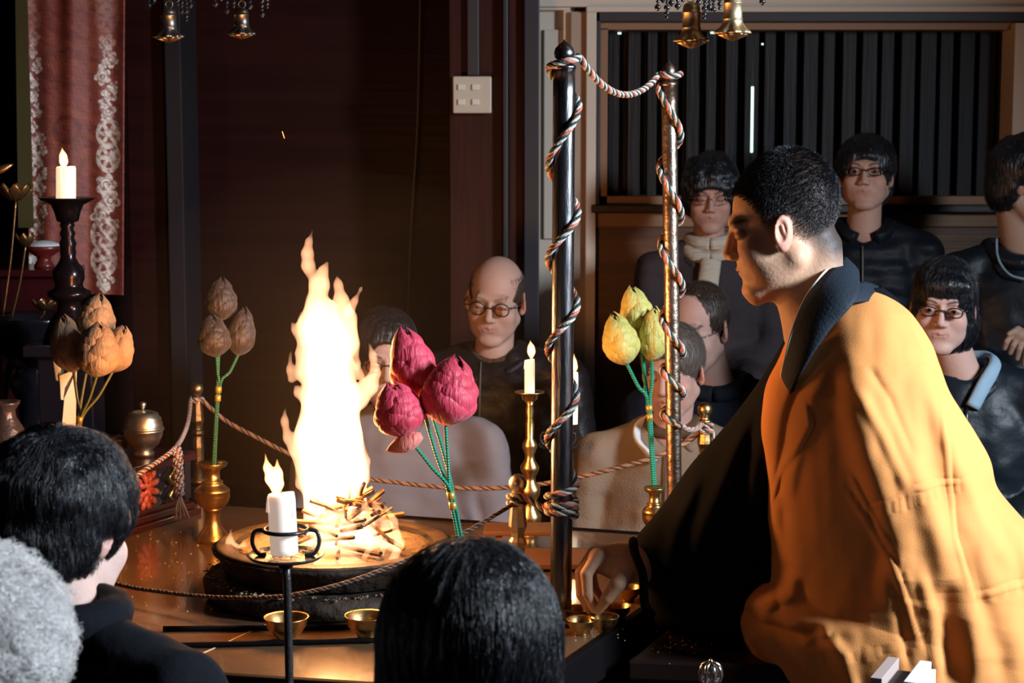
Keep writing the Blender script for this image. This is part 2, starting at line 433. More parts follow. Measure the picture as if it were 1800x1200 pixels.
def cloth(name, c, r=0.85, b=(30, 0.35), wave=None, sheen=0.0): return mat(name, c, r, 0, b, wave=wave, sheen=sheen, spec=0.2)
M['kesa'] = mat('saffron_cotton', (0.72, 0.295, 0.092), 0.85, 0, (420, 0.10), vary=((0.69, 0.275, 0.084), 6), spec=0.15)
M['robe'] = cloth('black_robe_cloth', (0.003, 0.0035, 0.006), 0.85, (18, 0.3), sheen=0.0)
M['robe'].node_tree.nodes['Principled BSDF'].inputs['Specular IOR Level'].default_value = 0.12
M['collar'] = cloth('navy_collar_cloth', (0.010, 0.016, 0.025), 0.7, (200, 0.2))
M['seam'] = mat('seam_thread', (0.34, 0.14, 0.03), 0.9)
M['paper'] = mat('white_paper', (0.8, 0.76, 0.7), 0.6)

# ------------------------------------------------------------------ room
def struct(name, parts, m, smooth=False, auto=None):
    o = mk(name, parts, m, None, smooth, auto=auto); o['kind'] = 'structure'; return o
def pbox(x0, y0, x1, y1, Y, th, extra=0.0):
    """a box whose front face shows between two pixels at distance Y, th deep"""
    a = at(x0, y0, Y); b = at(x1, y1, Y)
    c = (a + b) / 2; return box((c[0], Y + th / 2, c[2]), (abs(b[0] - a[0]), th, abs(b[2] - a[2]) + extra))
struct('floor', box((0.3, 3.6, -0.03), (7.4, 7.4, 0.06)), M['floor'])
struct('ceiling', box((0.3, 3.6, 2.93), (7.4, 7.4, 0.06)), M['dark_beam'])
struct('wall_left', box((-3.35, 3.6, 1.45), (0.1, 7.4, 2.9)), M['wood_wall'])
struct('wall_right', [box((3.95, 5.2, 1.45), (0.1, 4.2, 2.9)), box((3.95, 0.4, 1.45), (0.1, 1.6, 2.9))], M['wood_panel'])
xl = at(792, 300, 6.5)[0]
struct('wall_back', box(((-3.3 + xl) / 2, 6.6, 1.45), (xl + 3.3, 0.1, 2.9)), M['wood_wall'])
# posts left of the window; grey strips paint the light on their edges
def vpost(name, x0, x1, Y, th, m, auto=0.004):
    a = at(x0, 300, Y)[0]; b = at(x1, 300, Y)[0]
    return struct(name, box(((a + b) / 2, Y + th / 2, 1.45), (b - a, th, 2.9)), m, auto=auto)
vpost('trim_1', 790, 884, 6.1, 0.45, M['wood_post'])
vpost('trim_2', 884, 893, 6.05, 0.4, M['lit_edge_handle'])  # lit edge of the dark post, painted as a grey strip
vpost('trim_3', 893, 921, 6.12, 0.4, M['wood_post'])
vpost('trim_4', 921, 948, 6.08, 0.5, M['lit_edge_handle'])  # second lit edge, painted grey too
vpost('trim_5', 225, 293, 5.95, 0.3, M['wood_wall'])
M['pillar_edge_lit'] = mat('pillar_edge_highlight', (0.022, 0.018, 0.021), 0.6, spec=0.15)  # edge highlight of the dark pillar, put into a grey colour
vpost('trim_6', 293, 322, 5.90, 0.3, M['pillar_edge_lit'])
# cream door with a raised panel, then a tan post
d = struct('door_1', [pbox(946, -260, 1004, 1500, 6.5, 0.06), pbox(956, 52, 990, 420, 6.48, 0.03), pbox(990, 18, 1003, 420, 6.45, 0.05), pbox(946, 8, 1003, 18, 6.45, 0.05)], [M['cream']], auto=0.004)
struct('trim_7', pbox(1003, 20, 1031, 1500, 6.42, 0.2), M['pink_cream'], auto=0.004)
struct('trim_8', pbox(1031, 20, 1041, 1500, 6.39, 0.2), M['cream'], auto=0.003)
struct('trim_9', [pbox(946, -240, 2200, 12, 6.42, 0.25), pbox(1031, 11, 2200, 21, 6.38, 0.28)], M['cream'], auto=0.003)
# window: dark outer frame, tan inner frame, boarded slats
wf = struct('window_1', [pbox(1040, 20, 2100, 39, 6.40, 0.2), pbox(1040, 20, 1054, 372, 6.40, 0.2), pbox(1040, 360, 2100, 374, 6.38, 0.2)], M['dark_beam'], auto=0.004)
wi = mk('inner_frame', [pbox(1053, 38, 1800, 52, 6.43, 0.16), pbox(1053, 50, 1067, 360, 6.43, 0.16), pbox(1053, 345, 1800, 361, 6.43, 0.16)], M['tan'], wf, False)
sl = [pbox(1060, 40, 2100, 365, 6.62, 0.05)]
k = 0; x = 1070
while x < 1786:
    wdt = 17 + 3 * math.sin(k * 2.1)
    sl.append(pbox(x, 46, x + wdt, 356, 6.545, 0.06)); x += 34.4; k += 1
mk('slats', sl, M['slat'], wf, False, auto=0.002)
mk('daylight_gap', [pbox(1320.8, 152, 1323.4, 268, 6.54, 0.004), pbox(1086, 57, 1092, 60, 6.54, 0.004), pbox(1249, 56, 1257, 59, 6.54, 0.004), pbox(1339, 76, 1342, 79, 6.54, 0.004)], M['slit'], wf, False)
struct('trim_11', pbox(1031, 374, 2100, 399, 6.44, 0.2), M['tan'], auto=0.004)
struct('trim_10', pbox(1785, 40, 1835, 372, 6.38, 0.2), M['cream'], auto=0.004)
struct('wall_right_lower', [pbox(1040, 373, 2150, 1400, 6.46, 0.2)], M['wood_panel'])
struct('wall_right_end', [pbox(1835, 40, 2150, 374, 6.45, 0.2)], M['pink_cream'])

# switch plate, conduit, hanging cord
p = at(829, 166, 6.05)
t = thing('switch_plate', 'ivory plate with four small switches on the dark wooden post', 'light switch', p)
mk('plate', pbox(796, 134, 864, 199, 6.045, 0.055), M['plate'], t, False, auto=0.004)
for (x, y) in ((811, 153), (836, 153), (811, 179), (836, 179)):
    mk('switch', pbox(x - 6, y - 5, x + 6, y + 5, 6.037, 0.012), M['white'], t, False, auto=0.001)
M['conduit'] = mat('conduit_grey', (0.028, 0.024, 0.026), 0.5)
a = at(832, 133, 6.09); b = a.copy(); b[2] = 2.9
setp(mk('conduit', pbox(820, -320, 842, 133, 6.07, 0.03), M['conduit'], None, False, auto=0.003, loc=a), 'flat conduit running up the wooden post above the switches', 'conduit')
pts = [at(740, -320, 6.35), at(738, 0, 6.35), at(736, 120, 6.35), at(733, 230, 6.35), at(727, 330, 6.35), at(721, 430, 6.35), at(716, 600, 6.35), at(710, 900, 6.35)]
pts[-1][2] = 0.0
setp(mk('hanging_wire', tube(resample(pts, 60), 0.003, 6), M['grey'], None), 'thin cord hanging down the dark wall behind the fire', 'cord')

# ------------------------------------------------------------------ altar platform
FR = np.array([0.015, 2.97]); FLc = np.array([-1.15, 3.21]); BR = np.array([0.53, 4.12]); BL = np.array([-1.0, 4.62])
t = thing('altar_platform', 'low glossy brown altar platform carrying the fire hearth', 'altar', (-0.4, 3.9, 0))
poly = [FR, BR, BL, FLc]
def inset(poly, d):
    c = np.mean(poly, 0); return [c + (p - c) * (1 - d) for p in poly]
mk('top', prism(inset(poly, 0.016), ZS - 0.03, ZS), M['altar_top'], t, False)
ed = []
for i in range(4):
    a = poly[i]; b = poly[(i + 1) % 4]; c = (a + b) / 2; dd = b - a
    ed.append(box((c[0], c[1], ZS - 0.035), (np.linalg.norm(dd) + 0.012, 0.018, 0.078), rz=math.atan2(dd[1], dd[0])))
mk('edge_frame', ed, M['altar_edge'], t, False, auto=0.003)
mk('apron', prism(inset(poly, 0.03), 0.05, ZS - 0.03), M['red_lacquer'], t, False)
for q in inset(poly, 0.04): mk('leg', box((q[0], q[1], 0.14), (0.09, 0.09, 0.28)), M['black_lacquer'], t, False, auto=0.004)
a = onz(270, 1187, ZS); b = onz(560, 1056, ZS)
c = (a + b) / 2; dd = b - a
mk('joint_strip', box((c[0], c[1], ZS + 0.0006), (np.linalg.norm(dd), 0.0022, 0.0012), rz=math.atan2(dd[1], dd[0])), M['joint'], t, False)
a = onz(150, 1120, ZS); 
M['seat_lacquer'] = mat('dark_seat_lacquer', (0.013, 0.006, 0.005), 0.4, spec=0.25)
# monk's seat platform on the right
SPZ = 0.315
q0 = onz(1060, 1160, SPZ) + np.array([0.045, 0, 0]); u = (BR - FR) / np.linalg.norm(BR - FR)
sp = [np.array(q0[:2]), np.array([1.75, 3.10]), np.array([2.1, 4.3]), np.array(q0[:2]) + u * 1.05]
t = thing('seat_platform', 'low dark red lacquered seat platform under the kneeling monk', 'platform', (1.0, 3.6, 0))
mk('top', prism(sp, SPZ - 0.04, SPZ), M['seat_lacquer'], t, False, auto=0.006)
mk('base', prism(inset(sp, 0.05), 0.0, SPZ - 0.04), M['black_lacquer'], t, False)

# hearth
HC = np.array([-0.366, 3.657]); HZ = 0.45
t = thing('fire_hearth', 'round ash-crusted hearth holding the big fire', 'hearth', (HC[0], HC[1], ZS))
w1 = lambda i, th: 0.012 * np.sin(5 * th + i) + 0.010 * np.sin(13 * th + 2 * i)
mk('base_ring', lathe((HC[0], HC[1], ZS), [(0.245, 0), (0.262, 0.012), (0.266, 0.034), (0.255, 0.046), (0.15, 0.05)], 72, wob=w1), M['stone'], t)
mk('pan', lathe((HC[0], HC[1], ZS), [(0.20, 0.046), (0.222, 0.054), (0.232, 0.084), (0.243, 0.092), (0.246, 0.099), (0.205, 0.104), (0.185, 0.092), (0.1, 0.08)], 96, wob=lambda i, th: 0.004 * np.sin(9 * th + i)), M['stone'], t)
mk('rim_band', lathe((HC[0], HC[1], ZS), [(0.205, 0.098), (0.238, 0.098), (0.2385, 0.1045), (0.232, 0.107), (0.206, 0.106), (0.200, 0.098)], 96), M['rim'], t)
mk('ash_bed', lathe((HC[0], HC[1], ZS), [(0.198, 0.085), (0.195, 0.098), (0.15, 0.103), (0.08, 0.112), (0.02, 0.116)], 60, wob=w1), M['ash'], t)
# ash crumbs on the ledge of the hearth, one pile nobody could count
cr = []
for i in range(240):
    an = rs.uniform(0, 6.28); r = rs.uniform(0.236, 0.263); s = rs.uniform(0.001, 0.0035)
    z = ZS + 0.049
    cr.append(box((HC[0] + r * math.cos(an), HC[1] + r * math.sin(an), z), (s * 2, s, s), rz=an, rx=rs.uniform(0, 1)))
setp(mk('ash_crumbs', cr, M['ash'], None, False, loc=(HC[0], HC[1], ZS)), 'pale ash crumbs strewn along the hearth ledge', 'ash', kind='stuff')
# burning sticks, criss-cross, right half of the hearth
for i in range(84):
    lvl = i // 8
    bx, by = HC + np.array([rs.uniform(-0.10, 0.135), rs.uniform(-0.13, 0.06)])
    an = rs.uniform(0, math.pi); ln = rs.uniform(0.05, 0.13); ti = rs.uniform(-0.5, 0.5); k = 1 - 0.075 * lvl
    bx = HC[0] + 0.06 + (bx - HC[0] - 0.06) * k; by = HC[1] - 0.03 + (by - HC[1] + 0.03) * k
    z = ZS + 0.112 + 0.0085 * lvl
    d_ = np.array([math.cos(an) * math.cos(ti), math.sin(an) * math.cos(ti), math.sin(ti)]) * ln / 2
    c = np.array([bx, by, z + abs(d_[2]) * 0.6])
    o = mk('firewood_stick', tube(np.array([c - d_, c - d_ * 0.3 + rs.normal(size=3) * 0.001, c + d_ * 0.4, c + d_]), rs.uniform(0.0030, 0.0055), 5), M['stick'], None, False, loc=c)
    setp(o, 'thin stick of firewood burning in the hearth pile', 'firewood', 'burning firewood sticks in the hearth')
e = thing('ember', 'tiny glowing spark in the air above the fire', 'spark', at(498, 237, 3.6))
mk('spark_core', tube([at(496, 231, 3.6), at(500, 243, 3.6)], 0.0008, 5), M['ember'], e)

# ------------------------------------------------------------------ fire
def px_chain(L, Y, flat=0.75):
    """list of (px,py,r px) -> smooth union prims"""
    ops = []
    P = [at(x, y, Y) for x, y, r in L]; R = [r / F * Y for x, y, r in L]
    for i in range(len(L) - 1): ops.append(('u', 0.010, rc(P[i], P[i + 1], R[i], R[i + 1])))
    return ops
def flame(name, chains, h, label, cat, m, Ys, wob=0.004, parent=None, group=None, holes=()):
    ops = []
    allp = []
    for L, Y in zip(chains, Ys):
        ops += px_chain(L, Y); allp += [np.append(at(x, y, Y), r / F * Y) for x, y, r in L]
    allp = np.array(allp)
    for hx, hy, hr, hl in holes: ops.append(('s', 0.006, rc(at(hx, hy, Ys[0] - .2), at(hx, hy, Ys[0] + .2), hr / F * Ys[0], hr / F * Ys[0]))); ops.append(('s', 0.006, rc(at(hx + 1, hy - hl, Ys[0] - .2), at(hx + 1, hy - hl, Ys[0] + .2), hr * .6 / F * Ys[0], hr * .6 / F * Ys[0])))
    if wob: ops.append(('n', 0, lambda p: wob * noise(p * np.array([1, 1, 0.35]), 60) + wob * .6 * noise(p * np.array([1, 1, 0.3]), 170, 1)))
    lo = (allp[:, :3] - allp[:, 3:4]).min(0) - 0.02; hi = (allp[:, :3] + allp[:, 3:4]).max(0) + 0.02
    V, f = polygonize(sdf(ops), lo, hi, h)
    c = allp[0, :3]
    o = mk(name, (V, f), m, parent, True, loc=c)
    if label: setp(o, label, cat, group)
    return o
CH = [
 [(590, 975, 64), (592, 905, 56), (586, 830, 60), (578, 770, 60), (582, 705, 50), (574, 640, 44), (568, 590, 40), (566, 550, 30)],
 [(560, 560, 22), (548, 575, 26), (556, 530, 17), (562, 500, 18), (568, 478, 9), (579, 455, 2)],
 [(545, 485, 5), (541, 468, 10), (540, 445, 9), (543, 425, 5), (550, 402, 1)],
 [(600, 600, 34), (606, 560, 20), (600, 530, 13), (594, 500, 8), (590, 476, 1)],
 [(585, 575, 12), (580, 548, 6), (588, 520, 3), (590, 505, 1)],
 [(600, 580, 14), (616, 570, 8), (624, 600, 5), (628, 640, 6), (630, 660, 2)],
 [(590, 715, 34), (625, 700, 22), (648, 678, 16), (660, 655, 9), (655, 625, 6), (646, 597, 1)],
 [(556, 640, 28), (535, 655, 14), (531, 620, 10), (530, 585, 6), (527, 546, 1)],
 [(528, 600, 5), (517, 580, 4), (510, 562, 1)],
 [(512, 667, 6), (510, 650, 4), (511, 617, 1)],
 [(548, 840, 22), (520, 790, 12), (506, 770, 7), (500, 740, 6), (501, 710, 1)],
 [(620, 800, 20), (634, 840, 14), (645, 810, 5), (640, 780, 1)],
 [(590, 960, 70), (540, 985, 26), (520, 990, 14)],
 [(600, 950, 60), (640, 960, 30), (668, 955, 18), (690, 960, 12), (680, 925, 11), (668, 900, 6), (664, 882, 1)],
 [(650, 950, 16), (645, 905, 10), (638, 878, 1)],
 [(690, 965, 9), (702, 960, 7), (700, 940, 5), (694, 925, 1)],
 [(520, 975, 14), (512, 925, 8), (508, 905, 2)],
 [(612, 968, 12), (618, 930, 9), (610, 880, 1)], [(690, 985, 9), (702, 955, 9), (692, 915, 6), (673, 884, 1)], [(560, 992, 12), (600, 994, 10), (640, 994, 8)], [(640, 980, 8), (652, 960, 7), (648, 925, 1)], [(668, 975, 8), (676, 958, 6), (684, 925, 1)], [(600, 985, 10), (622, 985, 9), (640, 990, 7)], [(655, 930, 7), (662, 905, 5), (655, 872, 1)], [(560, 860, 30), (530, 850, 9), (520, 822, 1)], [(548, 700, 24), (524, 690, 8), (517, 672, 1)], [(612, 640, 12), (634, 660, 6), (626, 612, 1)],
]
YS = [3.66, 3.67, 3.66, 3.64, 3.68, 3.63, 3.64, 3.66, 3.67, 3.66, 3.66, 3.68, 3.60, 3.60, 3.58, 3.58, 3.58, 3.54, 3.52, 3.47, 3.52, 3.54, 3.50, 3.6, 3.64, 3.64, 3.66]
flame('fire', CH, 0.0042, 'tall blazing fire leaping from the round hearth', 'fire', M['flame'], YS, 0.0020)
flame('detached_flame', [[(609, 556, 3), (614, 545, 8), (623, 530, 5), (634, 508, 2), (638, 500, 0.5)]], 0.0025, 'small wisp of flame floating free right of the fire top', 'flame', M['flame'], [3.66], 0.001)
flame('small_side_flame', [[(395, 968, 7), (408, 966, 11), (428, 965, 6)], [(404, 966, 9), (404, 950, 5), (406, 930, 1)], [(426, 966, 5), (428, 958, 3), (430, 947, 0.6)]], 0.002, 'small separate flame on the left lip of the hearth', 'flame', M['flame'], [3.63, 3.63, 3.63], 0.001)

# thin warm smoke hanging round the fire
mh = bpy.data.materials.new('thin_smoke'); mh.use_nodes = True; mh.node_tree.nodes.remove(mh.node_tree.nodes['Principled BSDF'])
vs = mh.node_tree.nodes.new('ShaderNodeVolumeScatter'); vs.inputs['Color'].default_value = (0.8, 0.75, 0.7, 1); vs.inputs['Density'].default_value = 0.015; vs.inputs['Anisotropy'].default_value = 0.2
mh.node_tree.links.new(vs.outputs[0], mh.node_tree.nodes['Material Output'].inputs['Volume'])
sv, sf = lathe((0, 0, 0), [(math.cos(a_) + 1e-4, math.sin(a_)) for a_ in np.linspace(-1.56, 1.56, 20)], 32)
so = mk('smoke', (sv * [0.48, 0.36, 0.42] + [HC[0], HC[1] + .02, 0.80], sf), mh, None, loc=(HC[0], HC[1], 0.46))
setp(so, 'thin warm smoke glowing round the fire', 'smoke', kind='stuff')
# ------------------------------------------------------------------ candles
def candle(label, px, py0, py1, wpx, Y, fl, group=None, lean=0.0, strong_glow=True, hpx=None, glow=0.35, rag=True):
    """py0 bottom, py1 top; fl = list of flame chains in px"""
    b = at(px, py0, Y); tp = at(px + lean, py1, Y); r = wpx / 2 / F * Y
    t = thing('candle', label, 'candle', b, group)
    n = 20; pr = []; P = resample([b, tp], 12); rr = [r] * 11 + [r * 0.93]
    v, f = tube(P, rr, 28)
    v = v + 0.0; top = v[:, 2] > tp[2] - 1e-4
    v[top, 2] += 0.12 * r * np.sin(np.arctan2(v[top, 1] - tp[1], v[top, 0] - tp[0]) + 2.0)
    parts = [(v, f)]
    for i in range(3):
        an = rs.uniform(3.3, 6.1); h0 = np.linalg.norm(tp - b) * rs.uniform(0.25, 0.5)
        o_ = np.array([math.cos(an) * r, math.sin(an) * r, 0])
        parts.append(tube([tp + o_ * 0.98 - [0, 0, 0.002], tp + o_ * 1.02 - [0, 0, h0 * 0.5], tp + o_ * 1.03 - [0, 0, h0]], [r * 0.05, r * 0.10, r * 0.13], 6))
    mk('wax', parts, M['wax_strong_glow'] if strong_glow else M['wax'], t)
    mk('wick', tube([tp - [0, 0, 0.003], tp + [0.0005, 0, 0.003], tp + [0.001, 0, 0.007]], 0.0008, 5), M['wick'], t)
    flame('flame', fl, 0.0011 if Y > 3.5 else 0.0012, None, None, M['cflame'], [Y] * len(fl), 0.0, parent=t)
    light('candle_light', 'POINT', tp + [0, 0, 0.022], glow, (1.0, 0.55, 0.22), 0.008)
    return t
candle('white candle with flame on the tall dark candlestick before the brocade', 116, 351, 292, 34, 4.72, [[(112, 294, 3), (112, 284, 6), (111, 274, 5), (109, 260, 0.8)]], glow=1.6)
candle('thin white candle burning on the tall brass candlestick', 931, 692, 632, 18, 4.18, [[(934, 628, 3), (934, 618, 5.5), (933.5, 610, 4), (932, 598, 0.6)]], glow=0.35)
candle('white candle mostly hidden behind the near tall post', 1007, 745, 655, 17, 4.85, [[(1009, 654, 3), (1009, 645, 5), (1008, 636, 4.5), (1009, 622, 0.7)]], lean=1, glow=0.35)
candle('thick white candle with double flame in the foreground iron holder', 500, 972, 868, 50, 2.9, [[(487, 868, 4), (488, 850, 9), (488, 832, 7), (487, 806, 0.8)], [(482, 862, 3), (474, 842, 6), (470, 822, 5), (466, 796, 0.7)]], lean=-6, strong_glow=False, glow=0.7)

# iron candle stands (ring holder): foreground and far
def iron_stand(label, px, py, wpx, Y, base=0.0):
    c = at(px, py, Y); R = wpx / 2 / F * Y
    t = thing('iron_candle_stand', label, 'candle stand', (c[0], c[1], base))
    mk('drip_dish', lathe(c, [(R * 0.1, -0.006), (R * 0.9, -0.003), (R, 0.003), (R * 0.98, 0.004), (R * 0.86, 0.0005), (R * 0.05, 0)], 48), M['iron'], t)
    q = at(px, py - 46 * wpx / 139, Y); hr = R * 0.40
    pl = [ring((q[0] , q[1], q[2]), R * 0.56, 0.0035 * wpx / 139 * Y / 2.9, 44, 8)]
    for s in (-1, 1):
        pl.append(tube(resample([q + [s * R * 0.56, 0, 0], q + [s * R * 0.80, 0, -0.003], q + [s * R * 0.86, 0, -R * 0.35], q + [s * R * 0.72, 0, -R * 0.62], c + [s * R * 0.5, 0, 0.003]], 20), 0.0035 * wpx / 139 * Y / 2.9, 8))
    mk('candle_ring', pl, M['iron'], t)
    pr = [c + [0, 0, -0.004], c + [0.002, 0, -0.06]]; pr.append(np.array([c[0] + 0.006, c[1], base + 0.01]))
    mk('pole', tube(resample(np.array(pr), 14), 0.0068, 14), M['iron'], t)
    mk('collar', lathe(c + [0, 0, -0.022], [(0.006, 0), (0.012, 0.004), (0.012, 0.012), (0.02, 0.018)], 20), M['iron'], t)
    mk('foot', lathe((c[0] + 0.006, c[1], base), [(0.09, 0), (0.09, 0.008), (0.02, 0.02), (0.008, 0.04)], 32), M['iron'], t)
iron_stand('black iron stand with ring and dish in front of the fire', 502, 977, 139, 2.9)
iron_stand('small black iron stand with ring behind the near tall post', 981, 783, 72, 4.85)

# ------------------------------------------------------------------ brass and bronze vessels
def profile_px(t_px, Y, pts):
    """pts: (radius px, y px) -> lathe profile in metres relative to the lowest point"""
    zs = [at(t_px, y, Y)[2] for r, y in pts]; z0 = zs[0]
    return [(r / F * Y, z - z0) for (r, y), z in zip(pts, zs)], at(t_px, pts[0][1], Y)
Yc = 4.18
pr, c = profile_px(931, Yc, [(30, 952), (30, 948), (14, 940), (12, 928), (20, 915), (21, 905), (12, 893), (11, 882), (18, 868), (19, 858), (11, 846), (10, 838), (16, 826), (17, 820), (9, 808), (8, 799), (13, 786), (13, 780), (7, 770), (8, 745), (6, 735), (7.5, 722), (6, 712), (8, 706)])
t = thing('brass_candlestick', 'tall turned brass candlestick beside the tall steel post', 'candlestick', c)
mk('stem', lathe(c, pr, 40), M['brass'], t)
pr2, c2 = profile_px(931, Yc, [(7, 706), (13, 702), (15, 693), (26, 690), (27, 688), (24, 688.4), (12, 692)])
mk('drip_dish', lathe(c2, pr2, 40), M['brass'], t)
# tall dark candlestick
pr, c = profile_px(124, 4.72, [(48, 600), (44, 585), (34, 560), (22, 545), (20, 532), (28, 526), (37, 520), (38, 512), (26, 506), (24, 500), (28, 488), (27, 474), (18, 462), (13, 452), (14, 444), (13, 436), (15, 428), (11, 418), (14, 410), (10, 402), (13, 396), (11, 390)])
t = thing('dark_bronze_candlestick', 'tall dark bronze candlestick before the red brocade hanging', 'candlestick', c)
pr = [(pr[0][0], pr[0][1])] + pr[1:]
mk('stem', lathe(c, pr, 40), M['dark_bronze'], t)
pr2, c2 = profile_px(119, 4.72, [(10, 392), (19, 388), (23, 372), (28, 360), (44, 352), (49, 348), (49, 347), (30, 350), (10, 352)])
mk('drip_dish', lathe(c2, pr2, 40), M['dark_bronze'], t)
# stand carrying it
cb = at(124, 600, 4.72)
t = thing('tall_black_stand', 'tall black lacquered stand under the dark candlestick', 'stand', (cb[0], cb[1], 0))
mk('top', box((cb[0], cb[1], cb[2] - 0.015), (0.2, 0.2, 0.03)), M['black_lacquer'], t, False, auto=0.004)
mk('column', box((cb[0], cb[1], (cb[2] - 0.03) / 2), (0.14, 0.14, cb[2] - 0.03)), M['black_lacquer'], t, False, auto=0.004)

def vase(label, px, Y, z0, H, W, m=M['brass'], name='brass_flower_vase', cat='vase', X=None):
    c = at(px, 900, Y); c[2] = z0
    P = [(0.48, 0), (0.48, 0.04), (0.45, 0.06), (0.40, 0.10), (0.28, 0.17), (0.22, 0.24), (0.20, 0.34), (0.22, 0.39), (0.27, 0.40), (0.27, 0.415), (0.24, 0.42), (0.36, 0.445), (0.45, 0.49), (0.49, 0.54), (0.50, 0.585), (0.49, 0.63), (0.505, 0.635), (0.505, 0.645), (0.46, 0.67), (0.36, 0.71), (0.29, 0.735), (0.31, 0.75), (0.31, 0.76), (0.225, 0.775), (0.215, 0.86), (0.23, 0.90), (0.30, 0.925), (0.40, 0.945), (0.42, 0.96), (0.42, 0.995), (0.39, 1.0), (0.22, 0.92), (0.20, 0.80)]
    t = thing(name, label, cat, c)
    mk('vase_body', lathe(c, [(r * W, z * H) for r, z in P], 48), m, t)
    mk('rim_ring', ring(c + np.array([0, 0, H * 0.985]), W * 0.42, W * 0.028, 40, 8), m, t)
    return t
vase('round-bellied brass vase holding the dark brown buds', 374, 4.12, ZS, 0.185, 0.080)
vase('brass vase hidden behind the dark-haired head, holding crimson buds', 826, 3.42, ZS, 0.165, 0.080)
vase('brass vase holding the yellow buds behind the black sleeve', 1150, 3.98, ZS, 0.155, 0.055)

# offering table on the left with red carved panel
u2 = np.array([math.sin(math.radians(26)), math.cos(math.radians(26))]); v2 = np.array([-u2[1], u2[0]])
T1 = np.array([-0.795, 4.42])
def tb(s0, s1, d0, d1):       # rectangle along the platform edge: s runs back, d runs left
    return [T1 - u2 * s0 + v2 * d0, T1 - u2 * s0 + v2 * d1, T1 - u2 * s1 + v2 * d1, T1 - u2 * s1 + v2 * d0]
def tprism(s0, s1, d0, d1, z0, z1):
    q = tb(s0, s1, d0, d1); ar = sum(q[i][0] * q[(i + 1) % 4][1] - q[(i + 1) % 4][0] * q[i][1] for i in range(4))
    if ar < 0: q = q[::-1]
    return prism(q, z0, z1)
t = thing('offering_table', 'dark red lacquered offering table with carved front along the left edge', 'table', (T1[0] - 0.3, T1[1] - 0.4, ZS))
TZ = 0.505
mk('top', tprism(-0.02, 1.2, -0.012, 0.38, TZ - 0.02, TZ), M['red_lacquer'], t, False, auto=0.003)
mk('body', tprism(0, 1.2, 0.02, 0.36, ZS + 0.03, TZ - 0.02), M['black_lacquer'], t, False)
mk('base_molding', [tprism(-0.02, 1.2, -0.02, 0.37, ZS, ZS + 0.014), tprism(-0.01, 1.2, -0.008, 0.37, ZS + 0.014, ZS + 0.03), tprism(-0.005, 1.2, 0.006, 0.37, ZS + 0.03, ZS + 0.042)], M['red_lacquer'], t, False, auto=0.002)
mk('corner_post', tprism(-0.005, 0.02, 0.0, 0.03, ZS + 0.04, TZ - 0.02), M['black_lacquer'], t, False)
# carved lotus relief: layered petals
M['relief'] = mat('carved_coral_relief', (0.50, 0.10, 0.055), 0.4, 0.1, (60, 0.5))
M['gilt'] = mat('gilt_carving', (0.65, 0.42, 0.12), 0.3, 1.0, (60, 0.4))
for s_, mm, sc2 in ((0.155, M['relief'], 1.0), (0.50, M['relief'], 1.0), (0.80, M['relief'], 1.0)):
    c = T1 - u2 * s_ + v2 * 0.012; cz = (ZS + TZ) / 2 + 0.012
    parts = []
    for ringi, (rr, n, s3) in enumerate(((0.036, 11, 0.014), (0.023, 8, 0.013), (0.010, 5, 0.011))):
        for k in range(n):
            an = 2 * math.pi * k / n + ringi * 0.4
            ctr = np.array([c[0], c[1], cz]) + np.append(-u2 * math.cos(an) * rr, math.sin(an) * rr * 1.15) + np.append(-v2 * 0.003 * ringi, 0)
            R = np.array(Matrix.Rotation(0, 3, 'Z'))
            vv, ff = lathe((0, 0, 0), [(0.001, -1), (0.6, -0.75), (0.95, -0.2), (0.85, 0.4), (0.4, 0.85), (0.001, 1)], 10)
            dirv = np.append(-u2 * math.cos(an), math.sin(an)); side = np.append(-u2 * -math.sin(an), math.cos(an)); nn = np.append(-v2, 0)
            vv = vv[:, 2:3] * dirv * s3 + vv[:, 0:1] * side * s3 * 0.62 + vv[:, 1:2] * nn * s3 * 0.55 + ctr
            parts.append((vv, ff))
    mk('carved_lotus', parts, mm, t)
for s_ in (0.06, 0.26, 0.36, 0.65):
    pts = [np.append(T1 - u2 * (s_ + 0.012 * math.sin(k * 1.4)) + v2 * 0.008, ZS + 0.045 + 0.010 * k) for k in range(10)]
    mk('gilt_scroll', tube(resample(pts, 30), 0.005, 7), M['gilt'], t)

# lidded pot on the table
c = at(253, 800, 4.36); c[2] = TZ
t = thing('lidded_brass_pot', 'round lidded brass incense pot with small knob', 'pot', c)
mk('pot_bowl', lathe(c, [(0.024, 0), (0.026, 0.01), (0.020, 0.016), (0.036, 0.03), (0.045, 0.05), (0.047, 0.062), (0.050, 0.065), (0.046, 0.068)], 40), M['silver_brass'], t)
ld = mk('lid', lathe(c, [(0.050, 0.067), (0.049, 0.072), (0.046, 0.075), (0.047, 0.082), (0.044, 0.086), (0.044, 0.094), (0.038, 0.100), (0.036, 0.106), (0.024, 0.111), (0.008, 0.113)], 40), M['silver_brass'], t)
mk('knob', lathe(c, [(0.004, 0.112), (0.004, 0.118), (0.008, 0.124), (0.0085, 0.130), (0.005, 0.134)], 20), M['silver_brass'], ld)
def bowl(label, pos, r, h, m, group, X=None):
    t = thing('offering_bowl', label, 'bowl', pos, group)
    mk('bowl_body', lathe(pos, [(r * 0.42, 0), (r * 0.45, h * 0.05), (r * 0.40, h * 0.12), (r * 0.62, h * 0.28), (r * 0.86, h * 0.6), (r * 0.94, h * 0.93), (r, h * 0.98), (r * 0.99, h), (r * 0.90, h * 0.96), (r * 0.80, h * 0.6), (r * 0.5, h * 0.35), (r * 0.01, h * 0.3)], 40), m, t)
    return t
